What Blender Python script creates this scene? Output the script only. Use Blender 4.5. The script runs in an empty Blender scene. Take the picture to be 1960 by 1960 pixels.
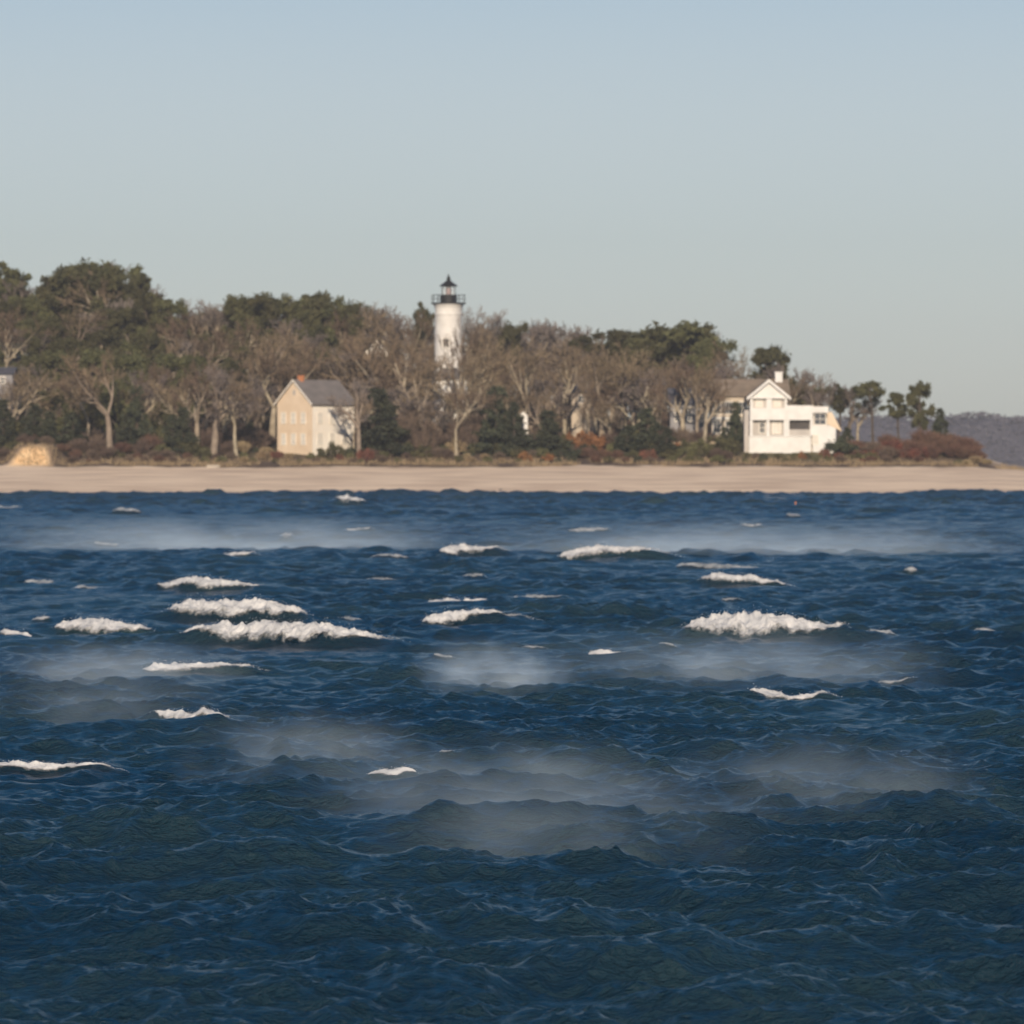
import bpy, math, random
import numpy as np
from mathutils import Vector, Matrix

# ------------------------------------------------------------------ scene, camera, sky, sun
C = bpy.context.scene
COL = C.collection
R = math.radians
D0 = 600.0                    # metres from the camera to the waterline
K = 0.0663                    # metres per photo pixel at that distance
HCAM = 5.3                    # eye height above the water
YH = 865.0                    # photo row of the horizon

cam = bpy.data.cameras.new('camera')
co = bpy.data.objects.new('camera', cam); COL.objects.link(co)
co.location = (0, 0, HCAM); co.rotation_euler = (R(90), 0, 0)
cam.sensor_width = 36.0
cam.lens = 36.0 * D0 / (1960 * K)
cam.shift_y = -(980 - YH) / 1960.0
cam.clip_start = 1.0; cam.clip_end = 12000
cam.dof.use_dof = True
cam.dof.focus_distance = 70.0
cam.dof.aperture_fstop = 3.2
C.camera = co

SUN_EL, SUN_AZ = 22.0, 181.0  # azimuth clockwise from +Y: the sun stands low behind the camera
w = bpy.data.worlds.new('World'); C.world = w; w.use_nodes = True
nt = w.node_tree
sky = nt.nodes.new('ShaderNodeTexSky'); sky.sky_type = 'NISHITA'
sky.sun_disc = False; sky.sun_elevation = R(SUN_EL); sky.sun_rotation = R(SUN_AZ)
sky.air_density = 1.0; sky.dust_density = 0.3; sky.ozone_density = 5.0
bg = nt.nodes['Background']; bg.inputs[1].default_value = 0.076
# the air greys the sky towards the horizon
wt = nt.nodes.new('ShaderNodeTexCoord'); ws = nt.nodes.new('ShaderNodeSeparateXYZ'); nt.links.new(wt.outputs['Generated'], ws.inputs[0])
wr = nt.nodes.new('ShaderNodeMapRange'); wr.interpolation_type = 'SMOOTHSTEP'
wr.inputs[1].default_value = 0.06; wr.inputs[2].default_value = 0.20; wr.inputs[3].default_value = 0.45; wr.inputs[4].default_value = 1.35
nt.links.new(ws.outputs['Z'], wr.inputs[0])
wh_ = nt.nodes.new('ShaderNodeHueSaturation'); nt.links.new(sky.outputs[0], wh_.inputs['Color']); nt.links.new(wr.outputs[0], wh_.inputs['Saturation'])
nt.links.new(wh_.outputs[0], bg.inputs[0])
sl = bpy.data.lights.new('sun', 'SUN'); sl.energy = 4.9; sl.angle = R(0.5); sl.color = (1.0, 0.84, 0.645)
so = bpy.data.objects.new('sun', sl); COL.objects.link(so)
sd = Vector((math.sin(R(SUN_AZ)) * math.cos(R(SUN_EL)), math.cos(R(SUN_AZ)) * math.cos(R(SUN_EL)), math.sin(R(SUN_EL))))
so.rotation_euler = sd.to_track_quat('Z', 'Y').to_euler()
vs = C.view_settings
vs.view_transform = 'Standard'; vs.look = 'None'; vs.exposure = 0.0; vs.gamma = 1.0
C.cycles.volume_step_rate = 2.0
C.cycles.volume_max_steps = 64
C.cycles.volume_bounces = 1
C.cycles.max_bounces = 6

rng = np.random.default_rng(7)
random.seed(7)

def px(x, Y): return (x - 980.0) * K * Y / D0
def pz(y, Y): return HCAM + (YH - y) * K * Y / D0

# ------------------------------------------------------------------ helpers
def tag(o, label=None, cat=None, group=None, kind=None):
    if label: o['label'] = label
    if cat: o['category'] = cat
    if group: o['group'] = group
    if kind: o['kind'] = kind
    return o

def empty(name, loc=(0, 0, 0), rz=0.0):
    o = bpy.data.objects.new(name, None); COL.objects.link(o)
    o.location = loc; o.rotation_euler = (0, 0, rz); o.empty_display_size = 0.5
    return o

def np_mesh(name, V, F, smooth=False):
    """V (n,3); F (m,k) with one k for the whole mesh."""
    V = np.asarray(V, dtype=np.float32); F = np.asarray(F, dtype=np.int32)
    me = bpy.data.meshes.new(name)
    me.vertices.add(len(V)); me.vertices.foreach_set('co', V.ravel())
    m, k = F.shape
    me.loops.add(m * k); me.loops.foreach_set('vertex_index', F.ravel())
    me.polygons.add(m)
    me.polygons.foreach_set('loop_start', np.arange(0, m * k, k, dtype=np.int32))
    me.polygons.foreach_set('loop_total', np.full(m, k, dtype=np.int32))
    if smooth: me.polygons.foreach_set('use_smooth', np.ones(m, dtype=bool))
    me.update(calc_edges=True); me.validate()
    return me

def link(name, me, material=None, parent=None):
    o = bpy.data.objects.new(name, me); COL.objects.link(o)
    if material and not me.materials: me.materials.append(material)
    if parent: o.parent = parent
    return o

class MB:
    """collects quads and triangles of one part"""
    def __init__(s): s.v = []; s.f = []
    def add(s, V, F):
        b = len(s.v); s.v += [tuple(p) for p in V]; s.f += [tuple(i + b for i in f) for f in F]; return s
    def box(s, x0, x1, y0, y1, z0, z1):
        V = [(x0,y0,z0),(x1,y0,z0),(x1,y1,z0),(x0,y1,z0),(x0,y0,z1),(x1,y0,z1),(x1,y1,z1),(x0,y1,z1)]
        return s.add(V, [(0,3,2,1),(4,5,6,7),(0,1,5,4),(1,2,6,5),(2,3,7,6),(3,0,4,7)])
    def prism(s, pts, y0, y1):
        """polygon in x,z extruded along y"""
        n = len(pts)
        V = [(x, y0, z) for x, z in pts] + [(x, y1, z) for x, z in pts]
        return s.add(V, [tuple(range(n)), tuple(range(2*n-1, n-1, -1))] + [(i, i+n, (i+1) % n + n, (i+1) % n) for i in range(n)])
    def lathe(s, prof, n=24, c=(0, 0)):
        V = []; F = []
        for r, z in prof:
            for i in range(n):
                a = 2*math.pi*i/n; V.append((c[0]+r*math.cos(a), c[1]+r*math.sin(a), z))
        for j in range(len(prof)-1):
            for i in range(n):
                F.append((j*n+i, j*n+(i+1) % n, (j+1)*n+(i+1) % n, (j+1)*n+i))
        F.append(tuple(range(n-1, -1, -1))); F.append(tuple((len(prof)-1)*n+i for i in range(n)))
        return s.add(V, F)
    def bar(s, a, b, r, n=6):
        V, F = tube([a, b], [r, r], n); return s.add(V, F)
    def build(s, name, material, parent=None, bevel=0, smooth=False):
        me = bpy.data.meshes.new(name); me.from_pydata(s.v, [], s.f); me.update()
        if smooth:
            for p in me.polygons: p.use_smooth = True
        o = link(name, me, material, parent)
        if bevel:
            m = o.modifiers.new('edge', 'BEVEL'); m.width = bevel; m.segments = 2; m.limit_method = 'ANGLE'
        return o

def tube(P, rad, n=6):
    P = [Vector(p) for p in P]; V = []; F = []
    for i, p in enumerate(P):
        d = (P[min(i+1, len(P)-1)] - P[max(i-1, 0)]).normalized()
        u = d.cross(Vector((0.31, 0.95, 0.05))); u.normalize(); v = d.cross(u)
        for k in range(n):
            a = 2*math.pi*k/n; V.append(tuple(p + (u*math.cos(a) + v*math.sin(a))*rad[i]))
    for i in range(len(P)-1):
        for k in range(n):
            F.append((i*n+k, i*n+(k+1) % n, (i+1)*n+(k+1) % n, (i+1)*n+k))
    return V, F

def vnoise(x, y, seed=0):
    xi = np.floor(x).astype(np.int64); yi = np.floor(y).astype(np.int64)
    fx = x - xi; fy = y - yi
    fx = fx*fx*(3-2*fx); fy = fy*fy*(3-2*fy)
    def h(a, b):
        n = (a*374761393 + b*668265263 + seed*974634777) & 0x7fffffff
        n = ((n ^ (n >> 13)) * 1274126177) & 0x7fffffff
        return ((n ^ (n >> 16)) & 0xffff) / 65535.0
    return (h(xi, yi)*(1-fx) + h(xi+1, yi)*fx)*(1-fy) + (h(xi, yi+1)*(1-fx) + h(xi+1, yi+1)*fx)*fy

def fbm(x, y, oct=4, seed=0):
    s = 0; a = 0.5; t = 0
    for i in range(oct):
        s = s + a*vnoise(x*2**i + 17.3*i, y*2**i - 9.1*i, seed+i); t += a; a *= 0.5
    return s/t

def sstep(a, b, x):
    t = np.clip((x-a)/(b-a), 0, 1); return t*t*(3-2*t)

# ------------------------------------------------------------------ materials
def mat(name, c1, c2=None, scale=1.0, rough=0.8, detail=4, bump=0.0, coord='Object', spec=0.2, random_tint=0.0):
    m = bpy.data.materials.new(name); m.use_nodes = True
    t = m.node_tree; b = t.nodes['Principled BSDF']
    b.inputs['Roughness'].default_value = rough
    b.inputs['Specular IOR Level'].default_value = spec
    if c2 is None: c2 = tuple(0.75*v for v in c1)
    tc = t.nodes.new('ShaderNodeTexCoord')
    n = t.nodes.new('ShaderNodeTexNoise'); n.inputs['Scale'].default_value = scale; n.inputs['Detail'].default_value = detail
    t.links.new(tc.outputs[coord], n.inputs['Vector'])
    rp = t.nodes.new('ShaderNodeValToRGB'); rp.color_ramp.elements[0].position = 0.32; rp.color_ramp.elements[1].position = 0.68
    rp.color_ramp.elements[0].color = (*c2, 1); rp.color_ramp.elements[1].color = (*c1, 1)
    t.links.new(n.outputs['Fac'], rp.inputs['Fac'])
    out = rp.outputs['Color']
    if random_tint:
        oi = t.nodes.new('ShaderNodeObjectInfo'); hs = t.nodes.new('ShaderNodeHueSaturation')
        mr = t.nodes.new('ShaderNodeMapRange'); mr.inputs[3].default_value = 1-random_tint; mr.inputs[4].default_value = 1+random_tint
        mh = t.nodes.new('ShaderNodeMapRange'); mh.inputs[3].default_value = 0.5-0.06*random_tint; mh.inputs[4].default_value = 0.5+0.06*random_tint
        t.links.new(oi.outputs['Random'], mr.inputs[0]); t.links.new(oi.outputs['Random'], mh.inputs[0])
        t.links.new(mr.outputs[0], hs.inputs['Value']); t.links.new(mh.outputs[0], hs.inputs['Hue'])
        t.links.new(out, hs.inputs['Color']); out = hs.outputs['Color']
    t.links.new(out, b.inputs['Base Color'])
    if bump:
        bp = t.nodes.new('ShaderNodeBump'); bp.inputs['Strength'].default_value = bump; bp.inputs['Distance'].default_value = 0.1
        t.links.new(n.outputs['Fac'], bp.inputs['Height']); t.links.new(bp.outputs[0], b.inputs['Normal'])
    return m

M = {
 'bark_pale': mat('pale_bark', (.38,.315,.235), (.20,.16,.12), 1.5, .9, random_tint=.25),
 'bark_dark': mat('dark_bark', (.11,.085,.065), (.06,.047,.038), 1.5, .9),
 'twig': mat('bare_twigs', (.20,.145,.098), (.11,.08,.055), .35, .9, random_tint=.22),
 'twig_grey': mat('grey_twigs', (.20,.165,.145), (.13,.105,.095), .35, .9, random_tint=.15),
 'needle': mat('pine_needles', (.098,.092,.04), (.045,.048,.022), .45, .85, random_tint=.3),
 'needle_dark': mat('cedar_needles', (.066,.072,.04), (.032,.038,.026), .5, .85, random_tint=.2),
 'leaf_green': mat('shrub_leaves', (.135,.125,.055), (.07,.07,.034), .6, .85, random_tint=.25),
 'brush': mat('bare_brush', (.15,.105,.08), (.09,.064,.052), .6, .9, random_tint=.2),
 'rust': mat('rust_leaves', (.30,.135,.055), (.17,.08,.04), .7, .9, random_tint=.15),
 'red': mat('russet_leaves', (.20,.075,.05), (.11,.05,.038), .7, .9, random_tint=.15),
 'russet_brush': mat('russet_brush', (.165,.088,.062), (.095,.056,.044), .6, .9, random_tint=.15),
 'dry_grass': mat('dry_grass', (.36,.27,.16), (.24,.18,.11), .8, .9, random_tint=.15),
 'white': mat('white_paint', (.74,.72,.69), (.64,.62,.59), .8, .6),
 'white_brick': mat('white_tower_paint', (.78,.75,.71), (.56,.53,.49), .55, .7, detail=8),
 'black': mat('black_iron', (.022,.022,.024), (.015,.015,.017), 2, .5),
 'cream': mat('cream_clapboard', (.86,.81,.72), (.78,.70,.60), .5, .75, detail=6),
 'tan': mat('tan_shingle_and_sunlit_end', (.74,.60,.45), (.64,.50,.36), .5, .8, detail=6),
 'roof_grey': mat('grey_roof', (.205,.18,.168), (.15,.135,.128), .9, .85, detail=6),
 'roof_tan': mat('brown_roof', (.235,.185,.14), (.17,.135,.105), .9, .85, detail=6),
 'roof_dark': mat('slate_roof', (.10,.10,.115), (.07,.07,.082), .9, .8, detail=6),
 'brick': mat('orange_brick', (.55,.22,.10), (.42,.17,.08), 2, .85),
 'beige': mat('beige_wall', (.52,.44,.35), (.42,.355,.28), .5, .8, detail=6),
 'grey_wall': mat('grey_wall', (.30,.29,.30), (.23,.225,.235), .5, .8, detail=6),
 'pane': mat('window_pane', (.05,.06,.075), (.035,.04,.05), 1, .12, spec=.6),
 'pane_pale': mat('pale_reflecting_pane', (.66,.63,.57), (.58,.54,.48), 1, .2, spec=.5),  # window reflections put into the panes as a pale colour
 'shade': mat('shade_toned_porch_wall', (.50,.46,.42), (.42,.385,.35), .7, .8),  # porch shade put into the grey; plain grey on annex and vent
 'dark_in': mat('porch_opening_shade', (.085,.075,.07), (.06,.054,.052), 1, .7),  # dark colour painted in for the shade inside the porch opening
 'red_lens': mat('red_lens', (.22,.05,.04), (.14,.035,.03), 1, .4, spec=.5),
 'stone': mat('tan_stone', (.42,.33,.23), (.30,.235,.165), 1.2, .85, bump=.4),
 'foam': mat('sea_foam', (.62,.61,.60), (.40,.41,.43), 2.6, .9, detail=8, bump=.8),
 'thin_foam': mat('thin_foam', (.46,.47,.48), (.20,.23,.26), 3.0, .9, detail=8, bump=.6),
 'orange': mat('orange_marker', (.65,.22,.05), (.5,.17,.04), 2, .6),
}
gl = bpy.data.materials.new('lantern_glass'); gl.use_nodes = True
b = gl.node_tree.nodes['Principled BSDF']; b.inputs['Base Color'].default_value = (.9,.93,.93,1); b.inputs['Alpha'].default_value = .22
b.inputs['Roughness'].default_value = .1
M['glass'] = gl

# ------------------------------------------------------------------ terrain
RX = np.array([-600,-300,0,200,400,600,800,900,1000,1200,1350,1480,1600,1750,1850,1950]); RXw = (RX-980)*K*720/D0
RZ = np.array([20,21,20,21,18.5,16.5,14.5,13.5,12.5,10.5,9.5,8.2,7.2,6.6,5.5,4.0])
def terrain(X, Y):
    X = np.asarray(X, float); Y = np.asarray(Y, float)
    base = np.interp(Y, [540,585,600,612,629,638,647,660], [-5,-1.1,-.05,1.35,3.05,4.1,5.0,5.7])
    r = np.interp(X, RXw, RZ)
    hill = base + (r-5.7)*sstep(656, 738, Y) - (r-4)*sstep(800, 960, Y)
    u = np.clip(1-np.abs(X+64.3)/4.2, 0, 1)                 # eroded sandy bluff at the far left
    hill = hill + 2.0*sstep(0, .5, u)*sstep(631.5, 636, Y)*(1-sstep(640, 658, Y))
    spit = np.interp(Y, [540,585,600,612,630,645,672,720], [-5,-1.1,-.05,1.1,2.6,2.5,-1.5,-4])
    e = sstep(61.5, 71.5, X + 2.5*(fbm(X*.2, Y*.2, 3, 5)-.5) + .02*(Y-640))
    z = hill*(1-e) + spit*e
    amp = .15 + .5*sstep(640, 665, Y)
    return z + (fbm(X*.22, Y*.12, 10, 3)-.5)*amp*sstep(600, 640, Y)
def T(x, Y): return float(terrain(np.array([px(x, Y)]), np.array([Y]))[0])

gx = np.concatenate([np.arange(-420, -130, 8.), np.arange(-130, 110, .6), np.arange(110, 190, 5.)])
gy = np.concatenate([np.arange(560, 596, 4.), np.arange(596, 662, .5), np.arange(662, 760, 2.), np.arange(760, 1000, 12.)])
GX, GY = np.meshgrid(gx, gy); GZ = terrain(GX, GY)
nx, ny = len(gx), len(gy)
ii = np.arange(nx*ny).reshape(ny, nx)
F = np.stack([ii[:-1,:-1], ii[:-1,1:], ii[1:,1:], ii[1:,:-1]], -1).reshape(-1, 4)
me = np_mesh('ground', np.stack([GX, GY, GZ], -1).reshape(-1, 3), F, True)
edge = 631.5 + 5*(fbm(GX*.12, GY*.0, 4, 11)-.5) + 2.5*(fbm(GX*.7, GY*.7, 3, 12)-.5)
sand = 1-sstep(-1.2, 1.2, GY-edge)
tri = sstep(631.2, 632.4, GY)*sstep(.25, .5, 1-np.abs(GX+64.3)/4.4 - .085*(GY-633) + .25*(fbm(GX*.6, GY*.6, 3, 8)-.5))*(1-sstep(639, 642, GY))
sand = np.maximum(sand, tri); ochre = tri
sand = np.maximum(sand, .8*sstep(62.5, 66.5, GX+.12*(GY-640))*sstep(.3, .55, fbm(GX*.3, GY*.3, 3, 21)+.1))
lawn = sstep(28, 34, GX)*(1-sstep(48, 54, GX))*sstep(636, 641, GY)*(1-sstep(652, 660, GY))
lawn = np.maximum(lawn, sstep(.52, .6, fbm(GX*.1, GY*.1, 3, 31))*sstep(640, 650, GY)*.8)
for nm, arr in (('sand', sand), ('lawn', lawn), ('ochre', ochre)):
    a = me.attributes.new(nm, 'FLOAT', 'POINT'); a.data.foreach_set('value', arr.ravel().astype(np.float32))
gm = bpy.data.materials.new('shore_ground'); gm.use_nodes = True; t = gm.node_tree; b = t.nodes['Principled BSDF']
b.inputs['Roughness'].default_value = .95; b.inputs['Specular IOR Level'].default_value = .1
tc = t.nodes.new('ShaderNodeTexCoord')
def noise_ramp(scale, ca, cb, sc=(1,1,1), detail=6, p=(.35,.65)):
    mp = t.nodes.new('ShaderNodeMapping'); mp.inputs['Scale'].default_value = sc
    n = t.nodes.new('ShaderNodeTexNoise'); n.inputs['Scale'].default_value = scale; n.inputs['Detail'].default_value = detail
    r = t.nodes.new('ShaderNodeValToRGB'); r.color_ramp.elements[0].position, r.color_ramp.elements[1].position = p
    r.color_ramp.elements[0].color = (*ca, 1); r.color_ramp.elements[1].color = (*cb, 1)
    t.links.new(tc.outputs['Object'], mp.inputs[0]); t.links.new(mp.outputs[0], n.inputs['Vector']); t.links.new(n.outputs['Fac'], r.inputs[0])
    return r.outputs[0]
def mix(f, a, c):
    m = t.nodes.new('ShaderNodeMix'); m.data_type = 'RGBA'
    t.links.new(f, m.inputs['Factor']); t.links.new(a, m.inputs['A']); t.links.new(c, m.inputs['B']); return m.outputs['Result']
def attr(n): 
    a = t.nodes.new('ShaderNodeAttribute'); a.attribute_name = n; return a.outputs['Fac']
c_scrub = noise_ramp(.5, (.075,.055,.043), (.15,.108,.08))
c_lawn = noise_ramp(.4, (.09,.085,.04), (.17,.145,.07))
c_sand = noise_ramp(.5, (.56,.42,.31), (.82,.645,.475), (.2,.8,1), 8, (.28,.62))
c_ochre = noise_ramp(.8, (.74,.48,.25), (.84,.60,.35))
c_sand = mix(attr('ochre'), c_sand, c_ochre)
t.links.new(mix(attr('sand'), mix(attr('lawn'), c_scrub, c_lawn), c_sand), b.inputs['Base Color'])
ground = link('ground', me, gm); tag(ground, kind='structure')

# dry beach grass along the top of the sand: nobody could count it
n = 26000
gxp = rng.uniform(-120, 72, n); gyp = 632 + np.abs(rng.normal(0, 4.5, n)) + 3*(fbm(gxp*.15, gxp*0, 3, 2)-.5)
keep = fbm(gxp*.25, gyp*.25, 3, 44) > .42; gxp, gyp = gxp[keep], gyp[keep]; n = len(gxp)
gzp = terrain(gxp, gyp); hh = rng.uniform(.25, .75, n); an = rng.uniform(0, 6.28, n); ln = rng.normal(0, .18, (n, 2)); wd = rng.uniform(.02, .05, n)
V = np.empty((n, 3, 3)); V[:,0] = np.stack([gxp-wd*np.cos(an), gyp-wd*np.sin(an), gzp-.05], -1); V[:,1] = np.stack([gxp+wd*np.cos(an), gyp+wd*np.sin(an), gzp-.05], -1)
V[:,2] = np.stack([gxp+ln[:,0], gyp+ln[:,1], gzp+hh], -1)
o = link('beach_grass', np_mesh('beach_grass', V.reshape(-1,3), np.arange(3*n).reshape(-1,3)), M['dry_grass'])
tag(o, 'dry tan beach grass and low scrub along the top of the sand', 'grass', kind='stuff')

# distant wooded shore across the sound
hx = np.linspace(-900, 1900, 1400); hy = np.linspace(1780, 2150, 40)
HX, HY = np.meshgrid(hx, hy)
rise = sstep(1780, 1850, HY)*(1-.3*sstep(1950, 2150, HY))
prof = np.interp(hx, [-900, 150, 250, 330, 380, 1900], [12, 19, 22, 28, 31, 34])[None, :]
HZ = -1 + rise*(prof + 9*(fbm(HX*.012, HY*.012, 4, 60)-.5) + 5*(fbm(HX*.06, HY*.0+3, 3, 66)-.5)) + rise*2.2*(fbm(HX*.05, HY*.09, 3, 61)-.5)
ii = np.arange(HX.size).reshape(HX.shape)
F = np.stack([ii[:-1,:-1], ii[:-1,1:], ii[1:,1:], ii[1:,:-1]], -1).reshape(-1, 4)
M['far'] = mat('far_wooded_hill', (.108,.102,.125), (.092,.088,.112), .03, .95)  # mauve base colour carries part of the haze tint
o = link('hills', np_mesh('hills', np.stack([HX,HY,HZ],-1).reshape(-1,3), F, False), M['far']); tag(o, kind='structure')
n = 60000
fx = rng.uniform(-300, 800, n); fy = 1790 + 90*rng.random(n)
ri = sstep(1780, 1850, fy); fz = -1 + ri*(np.interp(fx, [-900,150,250,330,380,1900], [12,19,22,28,31,34]) + 9*(fbm(fx*.012, fy*.012, 4, 60)-.5) + 5*(fbm(fx*.06, fy*0+3, 3, 66)-.5))
V = []; 
cen = np.stack([fx, fy, fz+rng.uniform(0, 2.6, n)], -1)
tri = rng.normal(0, .5, (n, 3, 3))*np.array([1.4, 1, .8]); V = (cen[:,None,:] + tri).reshape(-1, 3)
o = link('far_wood', np_mesh('far_wood', V, np.arange(3*n).reshape(-1,3)), M['far'])
tag(o, 'hazy mauve wood covering the distant shore at the right', 'wood', kind='stuff')

# ------------------------------------------------------------------ water
caps = [  # photo x0, y bottom at x0, x1, y bottom at x1, height in photo pixels
 (840,1066,974,1062,30),(1077,1072,1288,1070,32),(1299,1088,1456,1090,15),(1340,1114,1517,1128,22),(144,1128,218,1127,13),
 (294,1130,505,1136,26),(815,1158,944,1158,21),(979,1150,1090,1142,14),(322,1180,600,1196,46),(338,1222,775,1252,52),
 (106,1210,292,1214,34),(0,1212,66,1226,24),(817,1197,1025,1194,29),(1317,1222,1611,1226,56),(1128,1256,1200,1258,19),
 (284,1290,505,1286,30),(1441,1340,1601,1338,33),(289,1370,447,1386,28),(-40,1476,228,1480,26),(707,1495,794,1495,24),
 (645,968,700,968,20),(424,1070,497,1068,17),(182,1048,229,1048,14),(218,984,270,984,11),(-20,976,38,976,13),
 (538,1036,560,1036,15),(48,1117,102,1117,15),(713,1068,782,1068,10),(888,1108,929,1108,11),(1418,1010,1461,1012,11),
 (1506,993,1534,993,10),(1664,1222,1715,1224,15),(1680,1308,1755,1304,9),(649,1190,690,1190,10),(832,1264,872,1264,9),
 (700,1110,755,1112,10),(1380,1152,1415,1152,9),(62,1190,96,1190,12),(842,1460,872,1456,9),(1263,1244,1294,1244,9),
 (665,1017,715,1017,10),(1730,1098,1755,1098,14),(1090,1020,1165,1020,11),(1000,1243,1045,1243,8),(1862,1212,1905,1214,10)]
W = []
for x0, y0, x1, y1, h in caps:
    ym = (y0+y1)/2; d = D0*(D0*HCAM/(K*D0))/(ym-YH) if False else HCAM*D0/(K*(ym-YH))
    X0, X1 = px(x0, d), px(x1, d); L = X1-X0; sc = K*d/D0
    dz = (y1-y0)*sc                                   # the crest drops (or climbs) to the right
    dd = np.clip(-dz*d/HCAM*.5, -.45*L, .45*L)        # part of the tilt is the crest running away from us
    A = h*sc*.64
    W.append(dict(X=(X0+X1)/2, Y=d, L=L, A=A, H=h*sc, ang=math.atan2(dd, L), dz=dz, px=(x0, x1, ym, h)))
NW = 72
lam = np.exp(rng.uniform(math.log(.7), math.log(7.5), NW))
th = rng.normal(0, R(34), NW)*np.where(lam < 2, 1.5, 1.0) + R(-8)
kk = 2*math.pi/lam; kx = kk*np.sin(th); ky = -kk*np.cos(th); ph = rng.uniform(0, 6.28, NW)
am = lam**.8; am *= .082/math.sqrt((am**2).sum()/2)
def sea(X, Y, step=0.0):
    wx = X + .8*np.sin(Y*.31+X*.07) + .5*np.sin(X*.53-Y*.17+1); wy = Y + .8*np.sin(X*.27-Y*.05+2) + .4*np.sin(X*.71+Y*.3)
    z = np.zeros_like(X)
    # torn wind chop riding on the waves
    q_ = 1.0
    for i, (fr, amp) in enumerate(((.42, .16), (.95, .105), (1.9, .062), (3.9, .034), (7.6, .017))):
        a_ = .35 + 1.1*i; ca, sa = math.cos(a_), math.sin(a_)
        xr, yr = (X*ca + Y*sa)*fr, (-X*sa + Y*ca)*fr
        f = np.clip((1/fr/np.maximum(step, 1e-6)-1.6)/2, 0, 1) if np.ndim(step) else 1.0
        v = vnoise(xr, yr, 300+i); v = 1-np.abs(2*v-1)*1.15
        z = z + f*amp*q_*(v-.5); q_ = .55 + .9*np.clip(v, 0, 1)
    for i in range(NW):
        f = np.clip((lam[i]/np.maximum(step, 1e-6)-3)/3, 0, 1) if np.ndim(step) else 1.0
        s = np.sin(kx[i]*wx + ky[i]*wy + ph[i])
        z = z + f*am[i]*(2*((s+1)*.5)**(1.5 if lam[i] > 1.5 else 1.1) - .9)
    z = z*(.5 + 1.0*fbm(X*.07, Y*.04, 2, 77))*(1 + 1.5*sstep(330, 540, Y))
    calm = np.ones_like(X); add = np.zeros_like(X)
    for q in W:
        dx, dy = X-q['X'], Y-q['Y']; c, s = math.cos(q['ang']), math.sin(q['ang'])
        u = dx*c + dy*s; v = -dx*s + dy*c
        near = (np.abs(u) < 1.5*q['L']+3) & (v > -22) & (v < 12*q['A']+3)
        if not near.any(): continue
        un = u/(.62*q['L'])
        env = .85*np.exp(-un**4) + .14*np.exp(-(un*.5)**2)
        A = q['A']*(1 - .25*np.clip(un, -1, 1)*np.sign(q['dz'])*min(1, abs(q['dz'])/max(q['A'], .01)))
        wig = .25*q['A']*np.sin(u*2.1/max(q['L'], .3)*3+q['X'])
        vv = v + wig
        pr = np.where(vv < 0, np.exp(-(vv/(1.3*q['A']))**2), np.exp(-(vv/(5*q['A']))**2))
        add = np.maximum(add, np.where(near, A*env*pr, 0))
        fr = np.exp(-(un*.8)**4)*np.exp(-((v+6)/11)**4)
        calm = np.minimum(calm, np.where(near, 1-.4*fr, 1))
    return z*calm + add*(1-.2*(1-calm))
def fan(y0, y1, cols):
    ys = [y0]
    while ys[-1] < y1: ys.append(ys[-1] + min(7.5e-5*ys[-1]**1.5, .6))
    ys = np.array(ys); u = np.linspace(-1, 1, cols)
    Yg = np.repeat(ys[:,None], cols, 1); Xg = u[None,:]*(ys[:,None]*.108*1.18 + 3)
    st = np.repeat(np.gradient(ys)[:,None], cols, 1)
    return Xg, Yg, st
Xg, Yg, st = fan(41, 604, 900)
Zg = sea(Xg, Yg, st)
ii = np.arange(Xg.size).reshape(Xg.shape)
F = np.stack([ii[:-1,:-1], ii[:-1,1:], ii[1:,1:], ii[1:,:-1]], -1).reshape(-1, 4)
wm = bpy.data.materials.new('sea_water'); wm.use_nodes = True; t = wm.node_tree; b = t.nodes['Principled BSDF']
b.inputs['Roughness'].default_value = .22; b.inputs['IOR'].default_value = 1.333; b.inputs['Specular IOR Level'].default_value = .5
tc = t.nodes.new('ShaderNodeTexCoord')
t.links.new(noise_ramp(.12, (.006,.028,.050), (.018,.048,.064), (1,.5,1), 4), b.inputs['Base Color'])
def nz(scale, sc, detail):
    mp = t.nodes.new('ShaderNodeMapping'); mp.inputs['Scale'].default_value = sc; mp.inputs['Rotation'].default_value = (0, 0, R(6))
    n_ = t.nodes.new('ShaderNodeTexNoise'); n_.inputs['Scale'].default_value = scale; n_.inputs['Detail'].default_value = detail
    n_.inputs['Roughness'].default_value = .62
    t.links.new(tc.outputs['Object'], mp.inputs[0]); t.links.new(mp.outputs[0], n_.inputs['Vector']); return n_.outputs['Fac']
b1 = t.nodes.new('ShaderNodeBump'); b1.inputs['Strength'].default_value = 1.0; b1.inputs['Distance'].default_value = .26
t.links.new(nz(2.2, (.8,1,1), 8), b1.inputs['Height'])
b2 = t.nodes.new('ShaderNodeBump'); b2.inputs['Strength'].default_value = 1.0; b2.inputs['Distance'].default_value = .075
t.links.new(nz(12.0, (.8,1,1), 6), b2.inputs['Height']); t.links.new(b1.outputs[0], b2.inputs['Normal'])
t.links.new(b2.outputs[0], b.inputs['Normal'])
o = link('water', np_mesh('water', np.stack([Xg,Yg,Zg],-1).reshape(-1,3), F, True), wm); tag(o, kind='structure')
mb = MB()
mb.add([(-2600,-60,-.62),(2600,-60,-.62),(2600,2400,-.62),(-2600,2400,-.62)], [(0,1,2,3)])
o = mb.build('open_water', wm); tag(o, kind='structure')

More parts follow.
